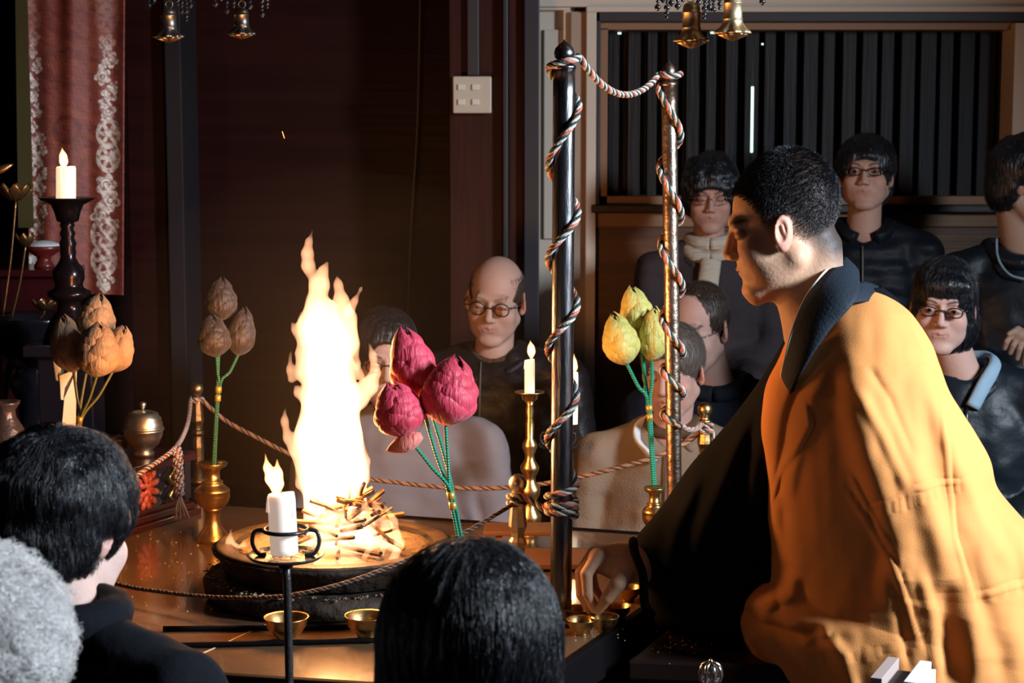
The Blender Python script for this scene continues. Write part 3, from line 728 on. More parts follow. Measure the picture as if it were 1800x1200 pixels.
B1 = bowl('left brass offering bowl before the hearth, partly behind the iron stand', np.array([*onz(503, 1083, 0.395)[:2], ZS]), 0.0425, 0.045, M['brass'], None)
def bowl_copy(label, px, py, z=ZS, h=0.045, s=1.0):
    q = onz(px, py, z + h * s)
    c = copy_tree(B1); c.location = (q[0], q[1], z); c.scale = (s, s, s); c['label'] = label; return c
bowl_copy('brass offering bowl before the hearth next to the dark-haired head', 645, 1080)
BL_ = [(1062, 1082, 'small brass bowl nearest the edge, under the monk\'s fingertips'), (1084, 1063, 'small brass bowl behind the fingertips of the monk'), (1022, 1087, 'small brass bowl beside the foot of the near tall post'), (1016, 1068, 'small brass bowl half behind the near tall post'), (1104, 1030, 'small brass bowl under the monk\'s wrist'), (1124, 1014, 'small brass bowl farthest back beneath the black sleeve')]
for x, y, l in BL_: bowl_copy(l, x, y, s=0.68)
# bowls and dishes on the offering table, left
bowl_copy('small brass bowl on the offering table left of the lidded pot', 205, 770, TZ, s=0.85)
bowl_copy('small brass bowl close behind the dark head, on the offering table', 168, 778, TZ, s=0.85)
# wooden rods
for (x0, y0, x1, y1, l) in ((287, 1105, 640, 1101, 'upper black wooden rod lying behind the front bowls'), (272, 1135, 700, 1124, 'lower black wooden rod lying before the front bowls')):
    a = onz(x0, y0, ZS + 0.006); b = onz(x1, y1, ZS + 0.006)
    mm = tube(resample([a, b], 8), 0.0055, 10)
    setp(mk('wooden_rod', mm, M['altar_edge'], None, loc=(a + b) / 2), l, 'rod', 'black rods on the altar')
# scattered grains (nobody could count them)
gr = []
for i in range(150):
    if i < 70: px, py, z = rs.uniform(215, 450), rs.uniform(930, 1075), ZS
    elif i < 95: px, py, z = rs.uniform(1010, 1110), rs.uniform(1075, 1130), ZS
    else: px, py, z = rs.normal(1190, 40), rs.normal(1125, 14), SPZ
    q = onz(px, py, z + 0.001); s = rs.uniform(0.0009, 0.0019)
    gr.append(box(q, (s * 1.8, s, s), rz=rs.uniform(0, 3)))
M['grain'] = mat('pale_grain', (0.7, 0.5, 0.3), 0.5)
setp(mk('scattered_grains', gr, M['grain'], None, False, loc=(0, 3.5, ZS)), 'pale grains scattered over the lacquered tops', 'grains', kind='stuff')

M['wood_brown'] = mat('plain_brown_wood', (0.16, 0.075, 0.035), 0.5, 0, (12, 0.1, (0.3, 1, 8)))
# low wooden stand behind the knob post
a = at(850, 960, 3.95); b = at(1004, 972, 3.95)
t = thing('low_wooden_stand', 'low brown wooden stand behind the near knobbed post', 'stand', ((a[0] + b[0]) / 2, 3.99, ZS))
mk('top_board', box(((a[0] + b[0]) / 2, 4.0, 0.405), (b[0] - a[0], 0.10, 0.010)), M['wood_brown'], t, False, auto=0.002)
mk('lower_board', box(((a[0] + b[0]) / 2 + 0.05, 3.90, ZS + 0.012), (b[0] - a[0] - 0.02, 0.16, 0.012)), M['wood_brown'], t, False, auto=0.002)
for sx in (a[0] + 0.03, (a[0] + b[0]) / 2 - 0.02, b[0] - 0.03):
    mk('leg', box((sx, 3.99, (ZS + 0.40) / 2), (0.012, 0.06, 0.052), ry=0.25), M['tan'], t, False, auto=0.001)

# ------------------------------------------------------------------ posts and ropes
def knob_post(label, px, Y, m, floor=False):
    c = at(px, 800, Y); c[2] = ZS
    t = thing('knobbed_post', label, 'post', c, None)
    mk('base', lathe(c, [(0.028, 0), (0.028, 0.012), (0.016, 0.02), (0.013, 0.05)], 32), m, t)
    if floor: mk('lower_column', lathe((c[0], c[1], 0), [(0.045, 0), (0.045, 0.015), (0.022, 0.03), (0.022, ZS)], 24), M['iron'], t)
    mk('shaft', lathe(c, [(0.013, 0.045), (0.015, 0.06), (0.0165, 0.10), (0.013, 0.13), (0.0175, 0.135), (0.0175, 0.142), (0.0125, 0.150), (0.0140, 0.160), (0.0185, 0.172), (0.0180, 0.178), (0.0145, 0.212), (0.0140, 0.225), (0.016, 0.228), (0.010, 0.234), (0.010, 0.240)], 8), m, t, False, auto=0.001)
    mk('knob', lathe(c, [(0.011, 0.236), (0.0125, 0.240)] + [(0.0182 * math.cos(a_), 0.2565 + 0.0185 * math.sin(a_)) for a_ in np.linspace(-0.85, 1.45, 12)] + [(0.001, 0.2752)], 32), m, t)
    return c
K1 = knob_post('near metal knobbed post with rope knotted below its ball', 910, 3.5, M['silver_brass'])
K2 = knob_post('far right brass knobbed post in front of the beige jacket', 1238, 4.45, M['brass'], True)
K3 = knob_post('far left copper-lit knobbed post behind the brass vase', 348, 4.81, M['dull_brass'], True)
def tall_post(label, xt, xb, Y, r, m, ytop):
    tp = at(xt, ytop, Y); b = at(xb, 1000, Y); b[2] = ZS; tp[0] = tp[0]
    t = thing('tall_post', label, 'post', b)
    H = tp[2] - ZS
    P = resample([b, np.array([tp[0], tp[1], tp[2] - 0.048])], 20)
    mk('shaft', tube(P, r, 36), m, t)
    c = np.array([tp[0], tp[1], tp[2]])
    mk('cap', lathe(c, [(r, -0.052), (r * 1.08, -0.050), (r * 1.08, -0.046), (r * 0.9, -0.043), (r * 0.62, -0.040), (r * 0.62, -0.035), (r * 0.85, -0.030), (r * 0.92, -0.022), (r * 0.80, -0.013), (r * 0.45, -0.006), (r * 0.12, -0.001), (0.0005, 0.003)], 32), m, t)
    mk('foot', lathe(b, [(r * 1.7, 0), (r * 1.7, 0.008), (r * 1.2, 0.016), (r * 1.02, 0.03)], 32), m, t)
    return tp, b
NP, NB = tall_post('near tall steel post spiralled with striped rope', 992, 986, 3.42, 0.0208, M['steel'], 72)
FP, FB = tall_post('far tall copper-toned post spiralled with striped rope', 1176, 1187, 3.86, 0.0163, M['copper_post'], 107)
def on_post(top, bot, z):
    t_ = (top[2] - z) / (top[2] - bot[2]); return top[0] + (bot[0] - top[0]) * t_, top[1] + (bot[1] - top[1]) * t_
def helix(top, bot, ya, sgn, r, Y, n=14):
    """ya: list of (py, angle) ; angle 0 = right (sgn 1) or left (sgn -1), pi/2 = front"""
    ys = np.array([q[0] for q in ya], float); an = np.array([q[1] for q in ya], float)
    a = np.arange(an[0], an[-1] + 1e-6, math.pi / 7); yy = np.interp(a, an, ys); out = []
    for a_, y_ in zip(a, yy):
        z = at(990, y_, Y)[2]; x0, y0 = on_post(top, bot, z)
        out.append([x0 + sgn * r * math.cos(a_), y0 - r * math.sin(a_), z])
    return out
pi = math.pi
rr = 0.0070
def lerp(a, b, t): return np.array(a) * (1 - t) + np.array(b) * t
def sag(a, b, d, n=10):
    return [lerp(a, b, t) - np.array([0, 0, d * 4 * t * (1 - t)]) for t in np.linspace(0, 1, n + 2)[1:-1]]
gate = []
kn = lambda K, a, z: [K[0] + 0.0165 * math.cos(a), K[1] - 0.0165 * math.sin(a), z]
zk = ZS + 0.232
gate += [kn(K1, a, zk - 0.010 + 0.0035 * a) for a in np.arange(-2 * pi, pi * 0.5, pi / 5)]
s0 = gate[-1]
low = helix(NP, NB, [(905, 0.15 * pi), (897, 1.0 * pi), (889, 2 * pi), (882, 3 * pi), (874, 4 * pi), (866, 5 * pi), (850, 6 * pi), (745, 7 * pi), (695, 8 * pi), (610, 9 * pi), (533, 10 * pi), (455, 11 * pi), (372, 12 * pi), (290, 13 * pi), (185, 14 * pi)], 1, 0.0200 + rr, 3.42)
# travelling upward the spiral turns the other way round: mirror the angle
def mirror_path(top, bot, ya, sgn, r, Y): return helix(top, bot, ya, sgn, r, Y)
up = []
ya = [(903, 0.4), (898, pi), (890, 2 * pi), (883, 3 * pi), (874, 4 * pi), (868, 5 * pi)]
spiral = [(100, 0.0), (118, pi), (185, 2 * pi), (292, 3 * pi), (372, 4 * pi), (455, 5 * pi), (533, 6 * pi), (612, 7 * pi), (695, 8 * pi), (770, 9 * pi), (852, 10 * pi), (872, 11 * pi), (880, 12 * pi), (888, 13 * pi), (893, 14 * pi), (899, 15 * pi), (905, 16.2 * pi)]
near_sp = helix(NP, NB, spiral, 1, 0.0208 + rr, 3.42)
far_spir = [(131, 0.1 * pi), (134, 0.5 * pi), (130, 1.0 * pi), (136, 1.5 * pi), (150, 2 * pi), (242, 3 * pi), (295, 4 * pi), (382, 5 * pi), (430, 6 * pi), (508, 7 * pi), (560, 8 * pi), (622, 9 * pi), (650, 10 * pi), (692, 11 * pi), (728, 12 * pi), (748, 12.8 * pi)]
far_sp = helix(FP, FB, far_spir, -1, 0.0163 + rr, 3.86)
full = near_sp[::-1]
knot = [kn(K1, a, zk - 0.012 + 0.0022 * (2.5 * pi - a)) for a in np.arange(3.2 * pi, 0.0, -pi / 5)]
P = knot[:-1] + sag(knot[-1], full[0], 0.012, 4) + full + sag(full[-1], far_sp[0], 0.055, 10) + far_sp
e0 = far_sp[-1]; kn2 = [[K2[0] - 0.0165 * math.cos(a), K2[1] - 0.0165 * math.sin(a), zk - 0.010 - 0.002 * a] for a in np.arange(0.3 * pi, 3.3 * pi, pi / 5)]
P = P + sag(e0, kn2[0], 0.012, 4) + kn2 + [np.array(kn2[-1]) + [0.012, -0.008, -0.02]]
P = np.array(P, float)
setp(mk('striped_rope', rope(P, rr, pitch=0.05), ROPE, None, loc=NB), 'white, salmon and dark striped rope wound round both tall posts', 'rope')
# front rope, shade put into its dark strand colours
fr = [at(60, 930, 3.95), at(130, 985, 3.75), at(200, 1024, 3.6), at(300, 1042, 3.5), at(400, 1050, 3.42), at(500, 1047, 3.37), at(600, 1026, 3.36), at(700, 990, 3.38), at(800, 945, 3.42), at(870, 905, 3.46), at(898, 888, 3.478)]
fr += [kn(K1, a, zk - 0.013) for a in np.arange(pi * 0.7, -pi * 0.9, -pi / 5)]
setp(mk('front_rope', rope(fr, 0.0046, pitch=0.022), [M['rope_shade_mid'], M['rope_shade_blk'], M['rope_shade_blk']], None, loc=fr[4]), 'sagging rope in shaded colours running low in front of the hearth', 'rope')
br = [kn(K3, a, zk - 0.008) for a in np.arange(-pi * 1.6, 0.2, pi / 5)] + [at(395, 738, 4.81), at(450, 768, 4.79), at(520, 802, 4.76), at(620, 836, 4.7), at(700, 848, 4.66), at(780, 856, 4.62), at(860, 858, 4.58), at(940, 852, 4.54), at(1020, 838, 4.51), at(1100, 818, 4.48), at(1160, 800, 4.46), at(1215, 772, 4.46)] + [kn(K2, a, zk - 0.03) for a in np.arange(pi * 0.9, -pi * 0.9, -pi / 5)]
setp(mk('back_rope', rope(br, 0.0062, pitch=0.05), [M['rope_tan'], M['rope_tan'], M['rope_brown']], None, loc=K3), 'twisted rope in fire-lit orange-brown colours sagging behind the fire to the right', 'rope')  # orange firelight is put into the tan and brown strand colours
t = thing('left_rope', 'striped rope with hanging twisted hank at the far left post', 'rope', K3)
lr = [kn(K3, a, zk - 0.002) for a in np.arange(0, pi * 1.05, pi / 5)] + [at(331, 738, 4.62), at(322, 765, 4.44), at(308, 787, 4.26), at(285, 806, 4.18), at(260, 822, 4.12), at(238, 838, 4.08), at(200, 872, 3.98), at(150, 930, 3.85)]
mk('rope_length', rope(lr, 0.0062, pitch=0.03), ROPE, t)
hk = [at(310, 786, 4.26), at(312, 800, 4.25), at(314, 830, 4.25), at(316, 870, 4.25)]
mk('hank', [q for k in range(3) for q in rope([np.array(p_) + np.array([0.0075 * math.cos(2.1 * k + 1.9 * i), 0.006 * math.sin(2.1 * k + 1.9 * i), 0]) for i, p_ in enumerate(resample(hk, 8))], 0.0075, pitch=0.018, phase=k)], ROPE, t)
mk('tassel', [tube(resample([at(317, 870, 4.25), at(317 + dx * 0.6, 890, 4.24), at(320 + dx, 912, 4.23), at(318 + dx * 0.4, 890, 4.22), at(317, 874, 4.23)], 24), 0.002, 6) for dx in (-12, -3, 6, 13)], M['rope_tan'], t)

# ------------------------------------------------------------------ paper lotus bouquets
def petal(length, width, bulge, curl=0.0, n=11, m=9):
    u_ = np.linspace(0, 1, n)[:, None]; v_ = np.linspace(-1, 1, m)[None, :]
    wdt = width * np.sin(np.pi * np.clip(u_ * 0.92 + 0.06, 0, 1)) ** 0.75 * (1 - 0.25 * u_)
    x = v_ * wdt; z = u_ * length + 0 * v_
    y = -bulge * np.sin(np.pi * u_ ** 0.85) * (1 - 0.55 * v_ ** 2) + curl * u_ ** 3 * length + 0.35 * wdt * v_ ** 2
    return np.stack([x, y, z], -1)
def basis(d):
    d = np.array(d, float); d /= np.linalg.norm(d); a = np.array([0, 1.0, 0]) if abs(d[1]) < 0.9 else np.array([1.0, 0, 0])
    x = np.cross(a, d); x /= np.linalg.norm(x); return np.stack([x, np.cross(d, x), d], 1)
def bud(parent, base, tip, wid, m, seed=0, layers=((0.02, 5, 0.50), (0.16, 5, 0.48), (0.32, 5, 0.46), (0.48, 4, 0.42), (0.62, 3, 0.36)), mesh_out=0.21):
    base = np.array(base); tip = np.array(tip); L = np.linalg.norm(tip - base); B = basis(tip - base); rg = np.random.RandomState(seed)
    wid = wid * 0.87
    prof = lambda t: wid * 0.5 * (np.sin(np.pi * np.clip(t, 0, 1) ** 0.82) ** 0.80) * (1.0 - 0.12 * t)
    core = [(max(0.0005, 0.86 * prof(t)), t * L * 0.95) for t in np.linspace(0.01, 0.99, 14)]
    o = mk('bud', lathe(base, core, 20, R=B), m, parent)
    for li, (t0, n, ln) in enumerate(layers):
        for k in range(n):
            an = 2 * np.pi * (k + 0.5 * li + rg.uniform(-0.12, 0.12)) / n; l_ = ln * rg.uniform(0.88, 1.1); t1 = min(1.0, t0 + l_)
            uu = np.linspace(0, 1, 12)[:, None]; vv = np.linspace(-1, 1, 11)[None, :]
            tt = t0 + (t1 - t0) * uu
            half_w = (np.pi / n) * 1.25 * np.sin(np.pi * np.clip(uu * 0.80 + 0.14, 0, 1)) ** 0.55 * (1 - 0.72 * uu ** 3.0)
            ang = an + vv * half_w + 0 * uu
            pf = prof(tt * 0.96) if li else prof(tt * 0.96)
            rr_ = pf * (0.90 + mesh_out * (1.15 - 0.22 * li)) + wid * 0.125 * np.sin(np.pi * uu) * (1 - 0.55 * vv ** 2) - wid * 0.05 * uu ** 4 + wid * 0.025 * uu ** 9 * rg.uniform(0, 2.2)
            rr_ = rr_ + wid * 0.010 * np.sin(vv * 17 + rg.uniform(0, 6)) * uu + wid * 0.006 * np.sin(vv * 41 + 3 * uu)
            P_ = np.stack([rr_ * np.cos(ang), rr_ * np.sin(ang), tt * L + 0 * vv], -1)
            v_, f_ = grid(P_); v_ = v_ @ B.T + base
            po = mk('petal', (v_, f_), m, o)
            sm = po.modifiers.new('thickness', 'SOLIDIFY'); sm.thickness = 0.0012
    return o
def bouquet(label, Y, buds, tie, foot, m, ms, tape=True, group=None, swid=0.0035):
    ft = at(*foot, Y); t = thing('paper_lotus_bouquet', label, 'flowers', ft, group)
    tp = at(*tie, Y)
    for i, (bx, by, tx, ty, wpx, dy) in enumerate(buds):
        b = at(bx, by, Y + dy); e = at(tx, ty, Y + dy * 1.1)
        bud(t, b, e, wpx / F * Y, m, seed=i * 7 + int(wpx))
        mk('stem', tube(resample([b + (e - b) * 0.05, lerp(b, tp, 0.5) + [0.003 * (i - 1), 0, 0], tp + [0.0025 * (i - 1), 0.002 * (i % 2), 0], ft + [0.002 * (i - 1), 0.002 * (i % 2), 0]], 30), swid, 8), ms, t)
    if tape:
        dv = (ft - tp) / np.linalg.norm(ft - tp)
        mk('tie', [tube([tp - dv * 0.004, tp + dv * 0.010], 0.0075, 10), tube([tp + dv * 0.016, tp + dv * 0.030], 0.0072, 10)], M['gold_tape'], t)
    return t
M['stem2'] = mat('dull_green_stem', (0.03, 0.14, 0.07), 0.4, 0, wave=(60, 0.4, 'Z'))
rb = bouquet('crimson paper lotus buds on green stems right of the fire', 3.42,
        [(742, 712, 706, 570, 80, 0.03), (782, 748, 800, 622, 96, -0.02), (715, 768, 684, 668, 84, -0.04), (760, 735, 762, 640, 76, 0.05)], (792, 868), (815, 985), M['red_petal'], M['stem'])
lp = grid(petal(0.075, 0.020, 0.012, 0.15))
Rb = basis(at(678, 795, 3.36) - at(742, 765, 3.36)); 
v_ = lp[0] @ Rb.T + at(742, 765, 3.36)
M['pale_petal'] = crepe('pale_coral_crepe', (0.78, 0.32, 0.22), (0.62, 0.12, 0.10))
po = mk('loose_petal', (v_, lp[1]), M['pale_petal'], rb); sm = po.modifiers.new('thickness', 'SOLIDIFY'); sm.thickness = 0.0015
bouquet('yellow paper lotus buds beside the far copper post', 4.02,
        [(1128, 590, 1108, 500, 56, 0.04), (1102, 642, 1076, 548, 60, -0.02), (1146, 636, 1150, 536, 50, 0.0)], (1141, 715), (1152, 885), M['yellow_petal'], M['stem'], swid=0.0042)
bouquet('dark brown paper lotus buds in the brass vase', 4.12,
        [(390, 564, 389, 486, 52, 0.03), (381, 628, 370, 550, 54, -0.02), (419, 626, 430, 538, 48, 0.02)], (384, 682), (376, 822), M['dark_petal'], M['stem2'], swid=0.0035)
bouquet('tan paper lotus buds at left before the dark stand', 3.95,
        [(162, 606, 176, 515, 66, 0.05), (130, 655, 110, 552, 60, 0.02), (170, 664, 174, 562, 72, -0.03), (198, 655, 218, 568, 54, 0.02)], (140, 735), (132, 800), M['tan_petal'], M['stem_dark'], swid=0.0032)
vase('brass vase hidden behind the black-haired man, holding tan buds', 132, 3.95, 0.0 + TZ - 0.0, 0.135, 0.075)

# ------------------------------------------------------------------ left altar goods
pr, c = profile_px(62, 5.02, [(58, 800), (58, 792), (30, 770), (24, 740), (30, 700), (44, 672), (38, 660), (30, 652), (30, 640), (44, 630), (72, 610), (84, 585), (90, 562), (93, 556), (90, 554), (80, 562), (40, 640)])
bz = c[2]
t = thing('large_black_urn', 'large glossy black urn below the gilt lotus flowers', 'urn', c)
mk('urn_body', lathe(c, pr, 48), M['black_lacquer'], t)
mk('handle', tube(resample([at(5, 700, 4.85), at(15, 650, 4.83), at(28, 638, 4.83), at(45, 645, 4.9)], 20), 0.012, 10, flat=0.5), M['lit_edge_handle'], t)
tb_ = thing('altar_cabinet', 'dark lacquered altar cabinet at the far left', 'cabinet', (c[0] - 0.1, 5.13, 0))
mk('cabinet_top', box((c[0] - 0.2, 5.13, bz - 0.02), (0.72, 0.52, 0.04)), M['black_lacquer'], tb_, False, auto=0.004)
mk('cabinet_body', box((c[0] - 0.2, 5.14, (bz - 0.04) / 2), (0.66, 0.46, bz - 0.04)), M['red_lacquer'], tb_, False, auto=0.004)
# incense jar in front
q = at(10, 760, 3.95)
M['jar'] = mat('speckled_jar', (0.10, 0.075, 0.07), 0.35, 0.5, (60, 0.3))
t = thing('incense_jar', 'squat grey-brown jar with a rimmed neck at the left edge', 'jar', (q[0], q[1], TZ))
zz = at(10, 705, 3.95)[2] - TZ
mk('jar_body', lathe((q[0], q[1], TZ), [(0.04, 0), (0.045, 0.01), (0.055, zz * 0.3), (0.052, zz * 0.55), (0.036, zz * 0.72), (0.024, zz * 0.82), (0.022, zz * 0.9), (0.032, zz * 0.97), (0.034, zz), (0.026, zz * 0.98)], 40), M['jar'], t)
mk('sand', lathe((q[0], q[1], TZ), [(0.026, zz * 0.93), (0.01, zz * 0.95)], 20), M['ash'], t)
# gilt lotus flowers and leaves on rods
def gilt_lotus(label, px, py, wpx, hpx, Y, foot, n=8):
    c = at(px, py, Y); R = wpx / 2 / F * Y; H = hpx / F * Y
    t = thing('gilt_lotus', label, 'ornament', at(foot[0], foot[1], Y), 'gilt lotus ornaments on rods at left')
    mk('flower_cup', lathe(c, [(R * 0.2, 0), (R * 0.6, H * 0.25), (R * 0.7, H * 0.5), (R * 0.3, H * 0.45)], 24), M['gilt2'], t)
    for k in range(n):
        an = 2 * np.pi * k / n + 0.2; uu = np.linspace(0, 1, 8)[:, None]; vv = np.linspace(-1, 1, 7)[None, :]
        rr_ = R * (0.35 + 0.65 * np.sin(uu * 1.75)) ; aa = an + vv * (np.pi / n) * 1.15 * np.sin(np.pi * np.clip(uu * 0.8 + 0.15, 0, 1)) ** 0.6 * (1 - uu ** 4 * 0.9)
        v_, f_ = grid(np.stack([rr_ * np.cos(aa), rr_ * np.sin(aa), H * uu ** 1.1 + 0 * vv], -1))
        po = mk('petal', (v_ + c, f_), M['gilt2'], t); sm = po.modifiers.new('thickness', 'SOLIDIFY'); sm.thickness = 0.0012
    mk('rod', tube(resample([c, lerp(c, at(foot[0], foot[1], Y), 0.5) + [0.004, 0, 0], at(foot[0], foot[1], Y)], 16), 0.003, 8), M['gilt2'], t)
M['gilt2'] = mat('old_gilt', (0.42, 0.24, 0.10), 0.32, 0.9, (40, 0.2))
gilt_lotus('large gilt lotus flower at the left edge above the rods', 28, 352, 62, 30, 4.96, (5, 556))
gilt_lotus('small gilt lotus flower left of the dark candlestick', 45, 432, 36, 22, 4.98, (20, 560), 7)
gilt_lotus('low gilt lotus flower lying on the black urn', 78, 545, 44, 20, 5.0, (70, 560), 7)
q = at(-4, 300, 4.5)
lf = grid(petal(0.055, 0.011, 0.004, 0.2)); Rl = basis(at(28, 285, 4.5) - at(-14, 305, 4.5))
po = mk('gilt_leaf', (lf[0] @ Rl.T + at(-14, 305, 4.5), lf[1]), M['gilt2'], None, loc=q); sm = po.modifiers.new('thickness', 'SOLIDIFY'); sm.thickness = 0.0015
setp(po, 'pointed gilt leaf at the left edge above the lotus', 'ornament')
M['bowlred'] = mat('dark_red_bowl', (0.10, 0.012, 0.010), 0.3, 0)
M['rice'] = mat('white_offering', (0.62, 0.70, 0.74), 0.7, 0, (300, 0.5))
q = at(78, 425, 5.30)
t = thing('red_offering_cup', 'dark red footed cup heaped with pale rice', 'cup', (q[0], q[1], at(78, 470, 5.30)[2]))
b_ = at(78, 470, 5.30)
mk('cup_body', lathe(b_, [(0.03, 0), (0.028, 0.01), (0.02, 0.02), (0.02, 0.03), (0.05, 0.05), (0.058, 0.064), (0.054, 0.064)], 32), M['bowlred'], t)
mk('rice_heap', lathe(b_, [(0.053, 0.062), (0.042, 0.070), (0.02, 0.077), (0.001, 0.079)], 32), M['rice'], t)
sh = thing('offering_shelf', 'dark red stepped altar shelf behind the gilt flowers', 'shelf', (q[0], 5.31, bz))
sz = b_[2]
mk('shelf_top', box((q[0] - 0.02, 5.31, sz - 0.01), (0.22, 0.22, 0.02)), M['red_lacquer'], sh, False, auto=0.003)
mk('shelf_front', box((q[0] - 0.02, 5.30, (sz - 0.02 + bz) / 2), (0.19, 0.14, sz - 0.02 - bz)), M['red_lacquer'], sh, False, auto=0.003)
# folded paper wands (pale strips under the tan flowers)
t = thing('folded_paper_wand', 'pale zigzag folded paper wand behind the tan buds', 'paper wand', at(120, 800, 4.1))
mk('stick', tube([at(108, 640, 4.1), at(120, 800, 4.1)], 0.004, 8), M['stem_dark'], t)
for (x0, y0, x1, y1, x2, y2, x3, y3) in ((92, 625, 104, 620, 108, 672, 98, 668), (104, 660, 128, 650, 122, 705, 106, 702), (112, 700, 134, 650, 132, 750, 108, 748)):
    pz = [at(x0, y0, 4.06), at(x1, y1, 4.08), at(x2, y2, 4.09), at(x3, y3, 4.05)]
    po = mk('paper_fold', (np.array(pz), [[0, 1, 2, 3]]), M['paper'], t, False); sm = po.modifiers.new('thickness', 'SOLIDIFY'); sm.thickness = 0.002
# brocade hanging, pattern woven in as colour of the cloth
NX, NY = 170, 520
Yb = 5.6
U = np.linspace(0, 1, NX)[None, :]; Vv = np.linspace(0, 1, NY)[:, None]
xp = 46 + (218 - 46) * U + 0 * Vv; yp = -60 + 578 * Vv + 0 * U
xp = xp + 6 * (Vv - 0.4) * (1 - U) * 1.0
P_ = np.array([[at(0, 0, Yb)] * 1])
X_ = (xp - 900) / F * Yb * 1.0; 
a0 = at(46, -60, Yb); a1 = at(46, 518, Yb)
Z_ = a0[2] + (a1[2] - a0[2]) * Vv + 0 * U
# correct x for camera depth
de = (np.array([0, Yb, 0]) @ FWD) + (Z_ - CAMZ) * FWD[2]
X_ = (xp - 900) / F * de
Yw = Yb + 0.012 * np.sin(U * 9 + Vv * 2) + 0.006 * np.sin(U * 23)
def flower(dx, dy, r, n, ph=0):
    rr_ = np.hypot(dx, dy); an = np.arctan2(dy, dx) + ph
    pet = r * (0.62 + 0.38 * np.abs(np.cos(an * n / 2)))
    g_ = (rr_ < pet) & ~((np.abs(np.sin(an * n / 2)) < 0.02)) & ~((rr_ > r * 0.22) & (rr_ < r * 0.30)) & ~((rr_ > r * 0.55) & (rr_ < r * 0.60))
    return g_.astype(float)
mask = np.zeros_like(xp)
def band(cx, wd, y0, y1, per, kind):
    global mask
    y = y0; i = 0
    while y < y1:
        if kind == 'f':
            mask = np.maximum(mask, flower(xp - (cx + wd * 0.22 * math.sin(i * 2.3)), yp - y, wd * 0.46, 5, i)); 
            mask = np.maximum(mask, flower(xp - (cx - wd * 0.36 * math.sin(i * 2.3)), yp - y - per * 0.5, wd * 0.24, 4, i * 2))
        else:
            rr_ = np.hypot(xp - cx, (yp - y) * 0.82); 
            g_ = ((rr_ < wd * 0.62) & (rr_ > wd * 0.42)) | ((np.abs(yp - y) < 4) & (rr_ < wd * 0.5)) | ((np.abs(xp - cx - wd * 0.25) < wd * 0.10) & (np.abs(yp - y) < per * 0.5))
            g_ = g_ | (np.abs((xp - cx) + (yp - y) * 0.55) < 3.5) & (rr_ < wd * 0.5) | (np.abs((xp - cx) - (yp - y) * 0.55) < 3.5) & (rr_ < wd * 0.5)
            mask = np.maximum(mask, g_.astype(float) * 0.85)
        y += per; i += 1
band(187, 34, 72, 215, 30, 'f'); band(190, 36, 232, 310, 42, 'r'); band(186, 44, 322, 388, 28, 'f'); band(182, 40, 410, 470, 46, 'r'); band(184, 40, 492, 515, 28, 'f')
band(187, 34, -60, 55, 30, 'r')
band(58, 24, -40, 520, 26, 'f'); band(72, 20, 240, 400, 22, 'f')
mx = np.clip((yp - 40) / 80, 0.12, 1)
nz_ = noise(np.stack([xp, yp, xp * 0], -1).reshape(-1, 3), 0.11).reshape(xp.shape)
nf_ = 0.045 * noise(np.stack([xp, yp, xp * 0 + 9], -1).reshape(-1, 3), 0.55).reshape(xp.shape)
mask = mask * np.clip(0.85 + 0.8 * noise(np.stack([xp, yp, xp * 0 + 2], -1).reshape(-1, 3), 0.30, 2).reshape(xp.shape), 0.12, 1.15)
# tone-on-tone cloud pattern in the middle
rr_ = np.hypot(xp - 118, (yp - 225)); tone = ((rr_ < 26) & (rr_ > 18)) * 1.0 + (np.abs(noise(np.stack([xp, yp, xp * 0 + 5], -1).reshape(-1, 3), 0.07).reshape(xp.shape)) < 0.18) * 0.5
base = np.stack([0.25 + 0.03 * nz_ + nf_, 0.060 + 0.010 * nz_ + nf_ * .4, 0.042 + 0 * nz_], -1) * (1 - 0.35 * np.clip(tone, 0, 1))[..., None]
silver = np.array([0.80, 0.74, 0.68])
C_ = base * (1 - (mask * mx)[..., None]) + silver * (mask * mx)[..., None]
ft = at(130, 518, Yb)
t = thing('brocade_hanging', 'long red brocade hanging with silvery flower bands', 'hanging', (ft[0], Yb, a0[2]))
M['brocade'] = mat('brocade', (0.3, 0.1, 0.06), 0.5, 0.0, (300, 0.3), attr=True, spec=0.6)
v_, f_ = grid(np.stack([X_, Yw, Z_], -1)); po = mk('cloth_panel', (v_, f_), M['brocade'], t, True, cols=C_.reshape(-1, 3)); sm = po.modifiers.new('thickness', 'SOLIDIFY'); sm.thickness = 0.006; sm.offset = 1
M['olive'] = mat('olive_silk', (0.060, 0.048, 0.012), 0.6)
v_ = np.stack([at(27, -60, Yb), at(47, -60, Yb), at(60, 400, Yb), at(33, 400, Yb)]); po = mk('olive_border', (v_, [[0, 1, 2, 3]]), M['olive'], t, False); sm = po.modifiers.new('thickness', 'SOLIDIFY'); sm.thickness = 0.006
q = at(130, -60, Yb)
mk('hanging_bar', tube([q + [-0.2, 0, 0.01], q + [0.18, 0, 0.01]], 0.012, 10), M['black_lacquer'], t)
mk('hanging_cords', [tube([q + [s * 0.15, 0, 0.01], [q[0] + s * 0.15, Yb, 2.9]], 0.003, 6) for s in (-1, 1)], M['rope_brown'], t)

